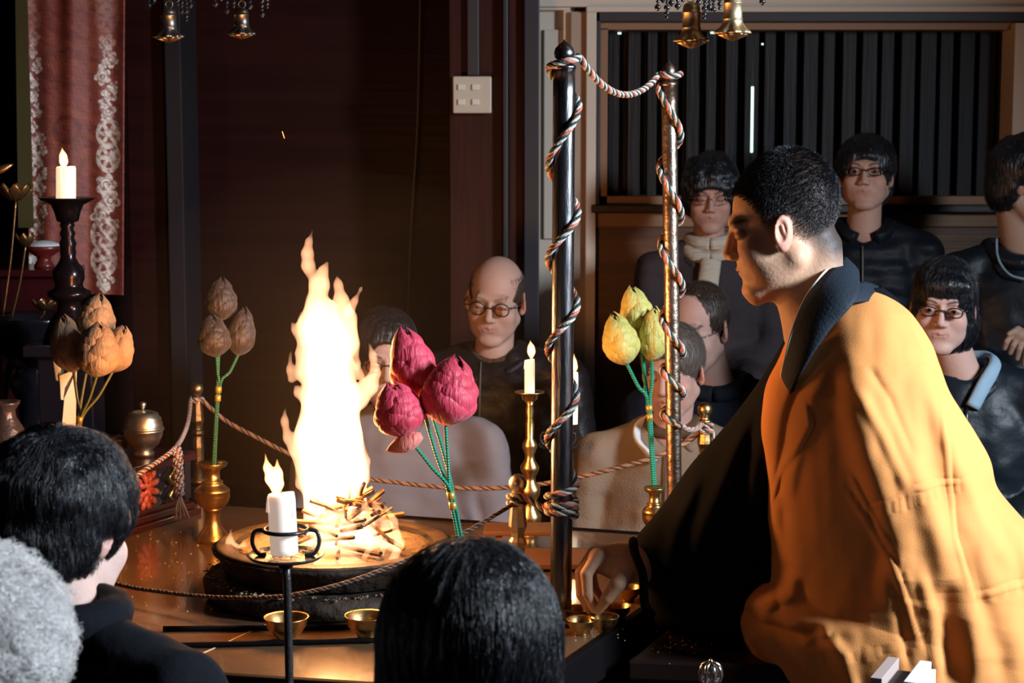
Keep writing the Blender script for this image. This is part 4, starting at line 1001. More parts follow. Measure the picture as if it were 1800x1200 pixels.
# ------------------------------------------------------------------ hanging canopy, bells, beads
CZP = 1.80
t = thing('hanging_canopy', 'canopy frame hanging over the hearth above the bells', 'canopy', (-0.2, 3.8, CZP))
fr_ = [(-1.05, 3.55), (0.65, 3.3), (0.8, 4.3), (-0.9, 4.5)]
mk('canopy_frame', [tube([np.array([*fr_[i], CZP]), np.array([*fr_[(i + 1) % 4], CZP])], 0.016, 10) for i in range(4)], M['gilt2'], t)
for q in fr_: mk('chain', tube([np.array([*q, CZP]), np.array([-0.15, 3.9, 2.6])], 0.004, 6), M['iron'], t)
mk('chain', tube([np.array([-0.15, 3.9, 2.6]), np.array([-0.15, 3.9, 2.9])], 0.008, 6), M['iron'], t)
mk('cross_bar', [tube([np.array([*fr_[0], CZP]), np.array([*fr_[2], CZP])], 0.01, 8), tube([np.array([*fr_[1], CZP]), np.array([*fr_[3], CZP])], 0.01, 8)], M['gilt2'], t)
M['bell2'] = mat('dark_bell_brass', (0.28, 0.24, 0.20), 0.4, 1.0, (60, 0.1))
def bell(label, px, ytop, ybot, wpx, Y, m, tilt=0):
    tp = at(px, ytop, Y); bt = at(px, ybot, Y); H = tp[2] - bt[2]; R = wpx / 2 / F * Y
    t = thing('hanging_bell', label, 'bell', bt, 'brass bells hanging from the canopy')
    pr = [(R * 0.97, -0.001), (R, 0.0), (R * 0.95, H * 0.05), (R * 0.72, H * 0.13), (R * 0.60, H * 0.24), (R * 0.56, H * 0.33), (R * 0.58, H * 0.335), (R * 0.58, H * 0.35), (R * 0.55, H * 0.36), (R * 0.54, H * 0.37), (R * 0.535, H * 0.72), (R * 0.555, H * 0.725), (R * 0.555, H * 0.745), (R * 0.53, H * 0.75), (R * 0.52, H * 0.84), (R * 0.46, H * 0.93), (R * 0.30, H * 0.985), (R * 0.05, H)]
    wb = lambda i, th: (0.10 * np.cos(th * 8) if i < 4 else 0) * np.ones_like(th)
    mk('bell_body', lathe(bt, pr, 64, wob=wb), m, t)
    mk('bell_mouth', lathe(bt, [(R * 0.5, H * 0.02), (R * 0.8, -H * 0.02), (R * 0.78, -H * 0.06), (R * 0.3, -H * 0.16), (R * 0.05, -H * 0.20)], 48, wob=lambda i, th: 0.12 * np.cos(th * 6)), M['gilt2'], t)
    mk('loop', ring(tp + [0, 0, 0.008], 0.008, 0.002, 20, 6, R=Matrix.Rotation(pi / 2, 3, 'X')), m, t)
    mk('cord', tube([tp + [0, 0, 0.016], [tp[0], tp[1], CZP]], 0.0022, 6), M['iron'], t)
bell('brass bell with scalloped rim, left of the right-hand pair', 1215, 4, 72, 58, 3.55, M['bell'])
bell('brass bell, right of the right-hand pair', 1288, -14, 58, 60, 3.5, M['bell'])
bell('dark brass bell, leftmost of all four', 297, 14, 65, 50, 4.1, M['bell2'])
bell('dark brass bell hanging above the fire side, second from left', 425, 14, 60, 46, 4.2, M['bell2'])
for bx_, by_, Y in ((1215, 4, 3.55),): pass
def pendant(label, px, yb, Y, n=4, s=1.0, diamond=True):
    b = at(px, yb, Y); t = thing('bead_pendant', label, 'bead string', b, 'dark bead strings of the canopy')
    parts = []; z = 0
    if diamond: parts.append(lathe(b, [(0.0005, 0), (0.0065 * s, 0.007 * s), (0.0045 * s, 0.012 * s), (0.001, 0.015 * s)], 8)); z = 0.015 * s
    for i in range(n):
        r = (0.0035 + 0.0025 * ((i * 7) % 3) / 2) * s
        parts.append(lathe(b + [0, 0, z + r], [(r * math.cos(a_) + 1e-4, r * math.sin(a_)) for a_ in np.linspace(-1.5, 1.5, 9)], 12)); z += 2 * r
    mk('beads', parts, M['bead'], t)
    mk('string', tube([b + [0, 0, z * 0.2], [b[0], b[1], CZP]], 0.0012, 5), M['iron'], t)
PD = [(1156, 20, 2), (1172, 34, 5), (1191, 18, 2), (1180, 12, 3), (1238, 36, 6), (1247, 20, 4), (1254, 24, 3), (1265, 18, 4), (1340, 10, 2), (1228, 12, 3), (1240, 14, 5), (262, 16, 3), (270, 8, 3), (328, 38, 5), (320, 26, 4), (335, 16, 4), (313, 10, 4), (379, 14, 2), (399, 26, 4), (411, 14, 3), (440, 18, 4), (461, 32, 4), (470, 16, 3), (389, 4, 3), (1165, 6, 3), (1200, 4, 3)]
for i, (x_, y_, n_) in enumerate(PD):
    side = 'right' if x_ > 900 else 'left'
    pendant('dark glass bead string hanging from the canopy near the %s bells' % side, x_, y_, 3.6 if x_ > 900 else 4.15, n_ + 2, 1.0, i % 3 != 1)

# side table near the camera with ornament and sutra box
q = onz(1500, 1225, 0.36)
t = thing('side_table', 'low black side table at the bottom right', 'table', (0.75, 2.78, 0))
mk('top', box((0.68, 2.62, 0.345), (0.98, 0.56, 0.03)), M['black_lacquer'], t, False, auto=0.004)
for sx in (0.24, 1.12):
    for sy in (2.39, 2.85): mk('leg', box((sx, sy, 0.165), (0.04, 0.04, 0.33)), M['black_lacquer'], t, False, auto=0.003)
c = at(1249, 1200, 2.82); c[2] = 0.36; top = at(1249, 1162, 2.82)[2]; R = 0.0175
t = thing('ritual_bell_handle', 'small silvery ribbed ball-topped ritual bell at bottom right', 'ritual bell', c)
cz = top - 0.020
prs = []
for k in range(8):
    an = 2 * pi * k / 8 + 0.2
    prs.append(tube(resample([[c[0], c[1], cz + 0.019], [c[0] + math.cos(an) * R * 0.75, c[1] + math.sin(an) * R * 0.75, cz + 0.013], [c[0] + math.cos(an) * R, c[1] + math.sin(an) * R, cz], [c[0] + math.cos(an) * R * 0.8, c[1] + math.sin(an) * R * 0.8, cz - 0.012], [c[0], c[1], cz - 0.019]], 20), 0.0032, 8))
M['silver'] = mat('polished_silver', (0.75, 0.73, 0.70), 0.16, 1.0)
mk('prongs', prs, M['silver'], t); mk('core_ball', lathe((c[0], c[1], cz), [(0.011 * math.cos(a_) + 1e-4, 0.014 * math.sin(a_)) for a_ in np.linspace(-1.5, 1.5, 12)], 20), M['silver'], t)
mk('finial', lathe((c[0], c[1], cz), [(0.003, 0.016), (0.004, 0.02), (0.001, 0.025)], 12), M['silver'], t)
mk('handle', lathe(c, [(0.02, 0), (0.02, 0.006), (0.006, 0.012), (0.006, max(0.014, cz - 0.36 - 0.018))], 24), M['silver'], t)
# sutra box with white edges
c = at(1585, 1195, 2.7); c[2] = 0.36
t = thing('open_box', 'grey open-topped box with white rims holding a dark book, bottom right', 'box', c)
M['steelwhite'] = mat('white_edge_board', (0.72, 0.76, 0.82), 0.4); M['taupe'] = mat('taupe_board', (0.35, 0.27, 0.25), 0.6)
hz = at(1585, 1176, 2.7)[2] - 0.36
rz = -0.42
def rb_(dx, dy, dz, sx, sy, sz): 
    R = Matrix.Rotation(rz, 3, 'Z'); o_ = R @ Vector((dx, dy, 0)); return box((c[0] + o_[0], c[1] + o_[1], 0.36 + dz), (sx, sy, sz), rz=rz)
mk('box_floor', rb_(0, 0, hz * 0.2, 0.066, 0.12, hz * 0.4), M['black'], t, False)
mk('left_flap', rb_(-0.026, 0, hz * 0.5, 0.018, 0.12, hz), M['taupe'], t, False, auto=0.001)
mk('right_flap', [rb_(0.024, 0, hz * 0.5, 0.018, 0.12, hz), rb_(0.037, 0, hz * 0.45, 0.006, 0.12, hz * 0.9)], M['steelwhite'], t, False, auto=0.001)
M['book'] = mat('dark_printed_book', (0.08, 0.06, 0.05), 0.8, 0, vary=((0.01, 0.008, 0.008), 300))
mk('book', rb_(-0.002, -0.002, hz * 0.62, 0.032, 0.11, hz * 0.45), M['book'], t, False)

# ------------------------------------------------------------------ people
def head_ops(jaw=1.0, eyes='closed', fem=0.0, brow=0.012, nose=1.0, asian=0.0, mouth=1.0, ear=0.0):
    k = 0.014; o = [('u', 0, el((0, .016, .036), (.0735, .0925, .083)))]
    o.append(('u', .022, el((0, -.022, -.032), (.061 * (0.97 if fem else 1), .063, .074))))
    for s in (-1, 1):
        o.append(('u', .020, rc((s * .046 * jaw, .008, -.052), (s * .016, -.066, -.095), .022, .018)))
        o.append(('u', .02, el((s * .034, -.040, -.058), (.026, .030, .028))))
        o.append(('u', .020, el((s * .040, -.056, -.026), (.024, .024, .024))))
    o.append(('u', .012, el((0, -.074, -.097), (.018, .015, .014))))
    o.append(('u', .012, rc((-.032, -.076, .026), (.032, -.076, .026), brow * (0.8 if fem else 1), brow * (0.8 if fem else 1))))
    for s in (-1, 1):
        o.append(('s', .010, el((s * .031, -.098, .006), (.018, .0175, .011))))
        o.append(('u', .003, el((s * .031, -.0725, .005), (.0145, .0115, .0105))))
        if eyes == 'open':
            o.append(('s', .0015, el((s * .031, -.088, .0040), (.0112, .012, .0030))))
        else:
            o.append(('s', .001, rc((s * .0205, -.0830, -.0015), (s * .0415, -.0800, -.0015), .0009, .0009)))
    nl = .102 if not asian else .098
    o.append(('u', .008, rc((0, -.083, .014), (0, -nl * nose, -.026), .0062, .0105)))
    for s in (-1, 1):
        o.append(('u', .006, el((s * .0115, -.092, -.031), (.0078, .010, .0072))))
        o.append(('s', .002, el((s * .006, -.096, -.0405), (.0035, .005, .0035))))
    o.append(('u', .012, el((0, -.069, -.058), (.034, .0185, .026))))
    o.append(('u', .003, rc((-.0245 * mouth, -.0790, -.0575), (0, -.0880, -.0550), .0026, .0036)))
    o.append(('u', .003, rc((.0245 * mouth, -.0790, -.0575), (0, -.0880, -.0550), .0026, .0036)))
    o.append(('u', .003, rc((-.014 * mouth, -.0835, -.0630), (.014 * mouth, -.0835, -.0630), .0042, .0042)))
    o.append(('s', .002, rc((-.025 * mouth, -.0870, -.0590), (.025 * mouth, -.0870, -.0590), .0010, .0010)))
    o.append(('s', .005, el((0, -.094, -.075), (.022, .008, .004))))
    for s in (-1, 1):
        Re = np.array(Euler((math.radians(-12), 0, s * math.radians(24))).to_matrix())
        o.append(('u', .004, el((s * .0765, .014 + ear, -.004), (.0065, .0185, .031), Re)))
        o.append(('u', .004, el((s * .0735, .008 + ear, -.028), (.006, .010, .010), Re)))
        o.append(('s', .003, el((s * .0835, .010 + ear, .001), (.0065, .0105, .020), Re)))
        o.append(('u', .002, rc((s * .0775, .013 + ear, .008), (s * .0775, .015 + ear, -.012), .0028, .0022)))
    return o
EAR = [0.0]
def region_hair(p):
    """how much scalp hair grows at a local point, 0..1"""
    x, y, z = p[:, 0], p[:, 1], p[:, 2]
    yb = np.interp(z, [-.07, -.045, -.030, -.028, .0, .03, .056, .070, .082, .12], [.045, .040, .020, -.022, -.030, -.040, -.048, -.058, -.082, -.10])
    r = np.clip((y - yb) / .012 + 0.2, 0, 1)
    low = np.interp(y, [-.03, .02, .05, .08], [-.012, -.020, -.070, -.110])
    r = r * np.clip((z - low) / .055, 0, 1)
    ear = ((np.abs(x) > .0715) & (np.hypot(y - .014 - EAR[0], z + .006) < .033))
    return np.where(ear, 0, r)
def tint(p, skin, brow=(.03, .02, .015), browk=0.8, lips=(.42, .15, .13), lipk=0.55, scalp=None, scalpk=0.0, beard=0.0):
    c = np.tile(np.array(skin, float), (len(p), 1)); x, y, z = np.abs(p[:, 0]), p[:, 1], p[:, 2]
    fr = y < -.05
    def mixc(m, q):
        m = np.clip(m, 0, 1)[:, None]; c[:] = c * (1 - m) + np.array(q) * m
    zb = .0235 + .006 * np.sin(np.clip((x - .014) / .034, 0, 1) * 2.4)
    mixc(fr * browk * np.exp(-((z - zb) / .0035) ** 2) * np.clip((x - .010) / .005, 0, 1) * np.clip((.049 - x) / .006, 0, 1) * 1.2, brow)
    mixc(fr * lipk * np.exp(-((z + .0585) / .0075) ** 4) * np.clip((.026 - x) / .004, 0, 1) * (y < -.073), lips)
    mixc(fr * .35 * np.exp(-(((x - .031) / .013) ** 2 + ((z - .004) / .008) ** 2)), (.30, .13, .10))
    mixc(fr * .7 * np.exp(-((z + .0003) / .0014) ** 2) * (np.abs(x - .031) < .0115), (.03, .02, .02))
    mixc(.25 * np.exp(-(((x - .045) / .02) ** 2 + ((z + .025) / .02) ** 2)) * fr, (.55, .22, .17))
    mixc(.4 * (x > .072) * (np.abs(z + .004) < .034), (.60, .22, .18))
    if beard: mixc(beard * (z < -.035) * (y < .0) * np.clip((-.035 - z) / .015, 0, 1), (.12, .08, .07))
    if scalp is not None: mixc(scalpk * region_hair(p), scalp)
    return c
def rotM(loc, yaw, pitch, roll, s):
    return np.array(Matrix.Translation(Vector([float(v) for v in loc])) @ Matrix.Rotation(math.radians(yaw), 4, 'Z') @ Matrix.Rotation(math.radians(pitch), 4, 'X') @ Matrix.Rotation(math.radians(roll), 4, 'Y') @ Matrix.Scale(s, 4))
def tl(Mx, p): return np.asarray(p) @ Mx[:3, :3].T + Mx[:3, 3]
def hair_ops(kind, h=0.0):
    o = [('u', 0, el((0, .020, .041), (.083 + h, .103 + h, .092 + h)))]
    if kind == 'short':
        o += [('s', .008, el((0, -.112, -.035), (.078, .072, .100))), ('s', .012, half((0, .03, -.045), (0, -.25, 1)))]
        for s in (-1, 1): o.append(('s', .006, el((s * .088, .006, -.014), (.022, .026, .032))))
    elif kind == 'receding':
        o = [('u', 0, el((0, .022, .036), (.079, .098, .086))), ('s', .010, el((0, -.10, .01), (.085, .085, .13))), ('s', .012, half((0, .03, -.035), (0, -.25, 1)))]
        for s in (-1, 1): o.append(('s', .006, el((s * .088, .006, -.014), (.022, .026, .032))))
    elif kind == 'fluffy':
        o = [('u', 0, el((0, .018, .046), (.098 + h, .112 + h, .100 + h))), ('u', .03, el((0, .04, -.02), (.095, .075, .07))), ('n', 0, lambda p: .006 * noise(p, 70)), ('s', .010, el((0, -.118, -.04), (.066, .082, .088)))]
    elif kind == 'bob':
        o += [('u', .03, el((0, .028, -.050), (.094, .076, .095))), ('u', .01, el((.012, -.062, .066), (.058, .030, .028))), ('s', .010, el((0, -.112, -.050), (.058, .085, .086))), ('s', .014, half((0, 0, -.118), (0, 0.1, 1)))]
    elif kind == 'back':
        o += [('s', .008, el((0, -.112, -.035), (.076, .080, .105))), ('s', .012, half((0, .03, -.055), (0, -.25, 1)))]
        for s in (-1, 1): o.append(('s', .006, el((s * .088, .004, -.016), (.022, .024, .030))))
        o.append(('u', .012, rc((0, .110, -.01), (0, .125, -.09), .022, .012)))
    elif kind == 'long':
        o += [('u', .03, el((0, .030, -.085), (.104, .090, .15))), ('u', .04, el((0, .055, -.20), (.125, .055, .16))), ('s', .010, el((0, -.112, -.050), (.055, .080, .090)))]
    elif kind == 'mop':
        o = [('u', 0, el((0, .020, .036), (.095, .110, .096))), ('u', .03, el((0, .045, -.045), (.078, .060, .055))), ('n', 0, lambda p: .004 * noise(p, 50)), ('s', .010, el((0, -.118, -.04), (.072, .080, .095)))]
        for s in (-1, 1): o.append(('s', .008, el((s * .090, -.004, -.032), (.026, .026, .028))))
    elif kind == 'curly':
        o = [('u', 0, el((0, .020, .040), (.100, .112, .104))), ('u', .03, el((0, .050, -.040), (.085, .070, .08))), ('n', 0, lambda p: .006 * noise(p, 75)), ('s', .010, el((0, -.118, -.04), (.070, .080, .095)))]
    return o
def flow_fn(kind):
    if kind in ('long', 'bob'):
        def f(p):
            d = np.stack([p[:, 0], p[:, 1] - .02, 0 * p[:, 0]], 1) * 6; d[:, 2] = -0.15 - 6 * np.clip(.14 - p[:, 2], 0, .2); return d
    elif kind == 'mop':
        def f(p):
            d = (p - np.array([-.02, .075, .11])); d /= np.linalg.norm(d, axis=1)[:, None] + 1e-6
            d[:, 2] -= .6; return d
    else:
        def f(p):
            d = p - np.array([0.0, .06, .13]); d /= np.linalg.norm(d, axis=1)[:, None] + 1e-6; d[:, 2] -= .3; return d
    return f
def glasses(parent, Mx, m, w=.0185, hh=.0145, power=2.6, thick=.0014, dz=.003, fwd=-.0985):
    g = []; th = np.linspace(0, 2 * pi, 40)
    ln = []
    for s in (-1, 1):
        ct = np.cos(th); sn = np.sin(th)
        X = np.sign(ct) * np.abs(ct) ** (2 / power) * w; Z = np.sign(sn) * np.abs(sn) ** (2 / power) * hh
        P = np.stack([s * .0335 + X, fwd + .10 * (np.abs(s * .0335 + X)) ** 1.0 * .5, dz + Z], 1)
        g.append(tube(tl(Mx, P), thick, 6, closed=True)); ln.append(P[:-1])
        tmp = np.array([[s * (.0335 + w), fwd + .007, dz + hh * .45], [s * .072, -.080, dz + .006], [s * .0775, -.03, dz + .005], [s * .0785, .015, dz + .002], [s * .078, .035, dz - .015]])
        g.append(tube(resample(tl(Mx, tmp), 16), thick * 0.95, 6))
    g.append(tube(resample(tl(Mx, np.array([[-.0335 + w, fwd + .001, dz + .002], [0, fwd - .002, dz + .005], [.0335 - w, fwd + .001, dz + .002]])), 10), thick, 6))
    o = mk('glasses', g, m, parent)
    for P in ln:
        c = P.mean(0); V = np.vstack([c + [0, -.001, 0], P]); n = len(P)
        mk('lens', (tl(Mx, V), [[0, 1 + i, 1 + (i + 1) % n] for i in range(n)]), M['lens'], o)
def person(label, px, py, Y, yaw=0, pitch=0, roll=0, s=1.0, skin=(.50, .29, .21), hair='short', hm='hair_black', gl=None, eyes='closed',
           coat=None, seat='kneel', nb=None, byaw=None, hk={}, tk={}, extra=None, h=.0026, coll=None, hstr=1500, hlen=.03, shw=1.0, hh=0.0, fold=.006, arms=True, grp='onlookers seated around the altar', hrad=.00022):
    hc = at(px, py, Y); Mx = rotM(hc, yaw, pitch, roll, s); Mi = np.linalg.inv(Mx)
    if nb is None: nb = (hc + np.array([0, .02, -.158 * s]))
    nb = np.array(nb, float)
    if byaw is None: byaw = yaw * .4 if abs(yaw) < 90 else yaw
    By = rotM(nb, byaw, 0, 0, s)
    t = thing('person', label, 'person', (nb[0], nb[1], 0), grp)
    hf = sdf(head_ops(**hk)); inv = lambda p: tl(Mi, p)
    nk0 = tl(Mx, (0, .030, -.045)); nk1 = nb + [0, 0, -.02]
    bops = [('u', 0, lambda p: hf(inv(p)) * s), ('u', .016, rc(nk0, nk1, .050 * s, .054 * s)), ('u', .03, rc(tl(By, (-.10, .01, -.07)), tl(By, (.10, .01, -.07)), .05 * s, .05 * s))]
    if extra: bops += extra
    fb = sdf(bops)
    lo = np.minimum(hc - .16 * s, nb - .20); hi = np.maximum(hc + .16 * s, nb + .20); lo[2] = nb[2] - .13
    if extra: lo = np.minimum(lo, extra_lo); hi = np.maximum(hi, extra_hi)
    V, f = polygonize(fb, lo, hi, h)
    mk('body', (V, f), M['skin'], t, cols=tint(inv(V), skin, **tk))
    if eyes == 'open':
        for q in (-1, 1):
            e = mk('eye', (tl(Mx, lathe((q * .031, -.0755, .0045), [(.0108 * math.cos(a) + 1e-5, .0108 * math.sin(a)) for a in np.linspace(-1.55, 1.55, 12)], 16)[0] + [0, .003, 0]), lathe((0, 0, 0), [(0, 0)] * 12, 16)[1]), M['eye'], t)
            mk('iris', (tl(Mx, lathe((q * .031, -.0862, .0045), [(.0001, -.0052), (.0052, -.003), (.0062, 0), (.0052, .003), (.0001, .0052)], 12)[0] * [1, .35, 1] + [0, -.0537, 0]), lathe((0, 0, 0), [(0, 0)] * 5, 12)[1]), M['iris'], e)
    if hair:
        fh = sdf(hair_ops(hair, hh) + [('n', 0, lambda p: .0016 * noise(p * np.array([1, 1, .4]), 260))])
        V, f = polygonize(fh, (-.14, -.14, -.38 if hair == 'long' else -.16), (.14, .18, .17), .0036)
        ho = mk('hair', (tl(Mx, V), f), M[hm], t)
        if hstr:
            sel = V[rs.randint(0, len(V), hstr * 3)]; sel = sel[(sel[:, 2] > -.14) | (hair == 'long')][:hstr]
            st = 12 if hair in ('long', 'bob') else 7
            strands('hair_strands', fh, sel, flow_fn(hair), st, hlen / st * 1.6, hrad * s, M[hm], ho, Mx, lift=.004 if hair in ('mop', 'curly', 'fluffy') else .001, off0=.0016, jit=.25 if hair not in ('curly', 'long', 'bob') else (.9 if hair == 'curly' else .06), curl=.011 if hair == 'curly' else 0, curlf=11)
    if gl: glasses(t, Mx, **gl)
    # coat
    B = lambda x, y, z: tl(By, (x * shw, y, z))
    o = [('u', 0, el(B(0, .012, -.23), np.array((.185 * shw, .125, .25)) * s, By[:3, :3] / s))]
    for q in (-1, 1):
        o.append(('u', .035, rc(B(q * .055, .012, -.028), B(q * .165, .005, -.075), .046 * s, .062 * s)))
        if arms:
            o.append(('u', .025, rc(B(q * .185, 0, -.09), B(q * .225, -.01, -.35), .064 * s, .055 * s)))
            o.append(('u', .020, rc(B(q * .225, -.01, -.35), B(q * .07, -.15, -.43), .054 * s, .042 * s)))
    if seat == 'kneel':
        zf = .13; hipz = -(nb[2] - zf) / s
        o.append(('u', .06, el(B(0, .03, hipz), np.array((.20, .18, .13)) * s)))
        o.append(('u', .05, rc(B(0, .01, -.40), B(0, .03, hipz), .15 * s, .16 * s)))
        for q in (-1, 1): o.append(('u', .04, rc(B(q * .09, 0, hipz), B(q * .13, -.12, hipz - .02), .085 * s, .075 * s)))
    else:
        hipz = -(nb[2] - .50) / s
        o.append(('u', .06, rc(B(0, .01, -.40), B(0, .03, hipz), .15 * s, .17 * s)))
        for q in (-1, 1):
            o.append(('u', .04, rc(B(q * .09, 0, hipz), B(q * .12, -.30, hipz - .02), .09 * s, .07 * s)))
            o.append(('u', .03, rc(B(q * .12, -.30, hipz - .02), B(q * .12, -.30, -(nb[2] - .05) / s), .07 * s, .05 * s)))
    o.append(('s', .012, rc(B(0, .0, -.03), B(0, -.01, .12), .060 * s, .085 * s)))
    o.append(('n', 0, lambda p: fold * noise(p * np.array([1, 1, .55]), 16, 1) + fold * .5 * noise(p * np.array([1, 1, 1.4]), 38, 2)))
    fc = sdf(o)
    lo = nb - np.array([.42, .50, 0]) * max(1, s); hi = nb + np.array([.42, .50, .12]) * max(1, s); lo[2] = 0.0
    V, f = polygonize(fc, lo, hi, .0085)
    V[:, 2] = np.maximum(V[:, 2], .002)
    co = mk('jacket', (V, f), coat, t)
    if coll:
        for c_ in coll:
            P = [B(*q) for q in c_['p']]
            P = resample(np.array(P), 40)
            v_, f_ = tube(P, c_['r'] * s, 12, flat=c_.get('flat', 1.0)); v_ = v_ + (c_.get('wob', .002) * noise(v_, 60))[:, None] * np.array([.5, 1, .8])
            mk(c_.get('name', 'collar'), (v_, f_), c_['m'], t)
    return t, Mx, By
def collar_loop(r=.068, z0=-.012, zf=-.045, name='collar', m=None, rt=.016, flat=1.0, opening=0.0):
    ps = []
    for a in np.linspace(-pi / 2 + opening, 3 * pi / 2 - opening, 14):
        ps.append((r * 1.02 * math.cos(a), .012 + r * .95 * math.sin(a), z0 + (zf - z0) * max(0, -math.sin(a)) ** 1.5))
    return dict(p=ps, r=rt, m=m, name=name, flat=flat)
CLO = dict(black_leather=mat('black_leather_jacket', (.014, .010, .010), .45, 0, (14, .8), spec=.3), puffer=mat('navy_puffer', (.006, .008, .013), .55, 0, (20, .5), wave=(5, .3, 'Z', 2.5), spec=.2),
           grey=cloth('grey_overshirt', (.24, .20, .20), .9, (9, .5)), beige=cloth('beige_fleece', (.25, .18, .125), .95, (200, .3)), navy=cloth('navy_coat', (.010, .013, .022), .85),
           ivory=cloth('ivory_knit', (.52, .45, .36), .95, wave=(24, .2, 'Z', 5)), grey_zip=cloth('dark_grey_zip_jacket', (.045, .033, .036), .8), darkblue=mat('dark_blue_shell_jacket', (.007, .012, .018), .45, 0, (10, .7), spec=.3),
           paleblue=cloth('pale_blue_hood', (.28, .40, .50), .9), white=cloth('white_cotton', (.75, .74, .74), .85), brown=cloth('brown_sweater', (.10, .055, .03), .9), black=cloth('black_wool', (.004, .005, .008), .95))
C = CLO
def zipper(t, By, m, x=0.0, z0=-.05, z1=-.42, y=-.128):
    P = [tl(By, (x, .012 - .125 * math.sqrt(max(0.02, 1 - ((z + .23) / .25) ** 2)) - .006, z)) for z in np.linspace(z0, z1, 14)]
    mk('zipper', tube(P, .0028, 6), m, t)
# 1 bald man
t, Mx, By = person('balding man with round dark glasses and downcast eyes in a black leather jacket', 871, 528, 5.5, -10, 10, 4, 1.10, skin=(.52, .31, .24), hair=None, gl=dict(m=M['glasses'], w=.0205, hh=.0175, power=2.3, thick=.0020, dz=.001),
       coat=C['black_leather'], hk=dict(brow=.011, jaw=1.05), tk=dict(scalp=(.05, .035, .03), scalpk=.0, browk=.5), coll=[collar_loop(m=C['brown'], rt=.012, r=.060, z0=0, zf=-.03), collar_loop(m=C['black_leather'], rt=.020, r=.082, z0=-.01, zf=-.07, opening=.4)], nb=at(868, 612, 5.52), shw=1.12)
def bald_fringe(t, Mx, m, dens=1400):
    """short cropped hair on the sides and back of a balding head"""
    hf = sdf([('u', 0, el((0, .016, .036), (.0745, .0935, .084)))])
    p = rs.normal(size=(dens * 6, 3)); p /= np.linalg.norm(p, axis=1)[:, None]; p = p * np.array([.0745, .0935, .084]) + np.array([0, .016, .036])
    k = (region_hair(p) > .4) & (p[:, 2] < .078 + .0 * p[:, 1]) & (p[:, 1] > -.045); p = p[k][:dens]
    cap = sdf([('u', 0, el((0, .018, .030), (.0765, .095, .080))), ('s', .008, el((0, -.075, .06), (.065, .125, .075))), ('s', .010, half((0, .03, -.030), (0, -.25, 1))), ('s', .006, el((.088, .006, -.014), (.022, .026, .032))), ('s', .006, el((-.088, .006, -.014), (.022, .026, .032)))])
    V, f = polygonize(cap, (-.11, -.11, -.1), (.11, .14, .15), .003)
    ho = mk('hair', (tl(Mx, V), f), m, t)
    strands('hair_strands', hf, p, flow_fn('short'), 3, .006, .0003, m, ho, Mx, lift=.002, off0=.001)
bald_fringe(t, Mx, M['hair_brown'])
zipper(t, By, M['grey'], x=-.03, z0=-.03)
# 2 woman behind the red buds
person('woman with oval dark glasses and dark hair in grey overshirt, behind the crimson buds', 678, 632, 5.15, 6, 6, 0, 1.11, skin=(.56, .35, .28), hair='back', hm='hair_black', gl=dict(m=M['glasses'], w=.019, hh=.0135, power=2.3, thick=.0018), coat=C['grey'],
       hk=dict(fem=1, eyes='closed'), coll=[collar_loop(m=C['grey'], rt=.013, r=.068, z0=-.005, zf=-.05)], nb=at(704, 728, 5.17), shw=1.16, h=.0028)
# 3 woman in beige
t, Mx, By = person('woman with tied-back ash hair in beige fleece with white collar', 1182, 655, 4.93, -22, 8, -4, 1.03, skin=(.52, .29, .23), hair='back', hm='hair_ash', coat=C['beige'],
       hk=dict(fem=1), coll=[collar_loop(m=C['brown'], rt=.018, r=.058, z0=.01, zf=-.015), dict(p=[(-.055, .0, .012), (-.078, -.03, -.005), (-.072, -.075, -.035), (-.03, -.115, -.07)], r=.017, flat=.5, m=C['white'], name='collar_lining'), collar_loop(m=C['beige'], rt=.018, r=.086, z0=-.005, zf=-.07, opening=.55)], nb=at(1178, 748, 4.97), shw=1.08, h=.0028)
mk('earring', lathe(tl(Mx, (.0775, .012, -.036)), [(.0001, -.003), (.003, 0), (.0001, .003)], 10), M['silver'], t)
zipper(t, By, M['rope_brown'], x=-.005, z0=-.06)
# 4 man behind her
person('man with swept brown hair and thin metal glasses in a dark navy coat', 1224, 578, 5.35, -30, 12, 0, 1.12, skin=(.52, .31, .25), hair='receding', hm='hair_brown', gl=dict(m=M['glasses_metal'], w=.0195, hh=.0125, power=2.8, thick=.0012), coat=C['navy'],
       hk=dict(jaw=1.05), coll=[collar_loop(m=C['navy'], rt=.024, r=.075, z0=0, zf=-.03)], nb=at(1258, 670, 5.40), shw=1.05, h=.0028, hlen=.05)
# 5 woman with scarf
t, Mx, By = person('woman with fluffy black hair, thin glasses and a thick ivory scarf beside the monk', 1248, 345, 5.95, -4, 8, 0, .98, skin=(.46, .26, .20), hair='fluffy', hm='hair_black', gl=dict(m=M['glasses_metal'], w=.0185, hh=.015, power=2.3, thick=.0011), coat=C['grey_zip'],
       hk=dict(fem=1, asian=1), coll=[collar_loop(m=C['ivory'], rt=.024, r=.062, z0=.012, zf=-.0), collar_loop(m=C['ivory'], rt=.026, r=.072, z0=-.015, zf=-.05), dict(p=[(.0, -.09, -.05), (-.01, -.12, -.12), (-.02, -.135, -.20)], r=.035, flat=.5, m=C['ivory'], name='scarf_end'), collar_loop(m=C['grey_zip'], rt=.014, r=.092, z0=-.03, zf=-.08, opening=.5)], seat='chair', h=.003, hlen=.03, hstr=2500)
zipper(t, By, M['grey'], x=.01, z0=-.06)
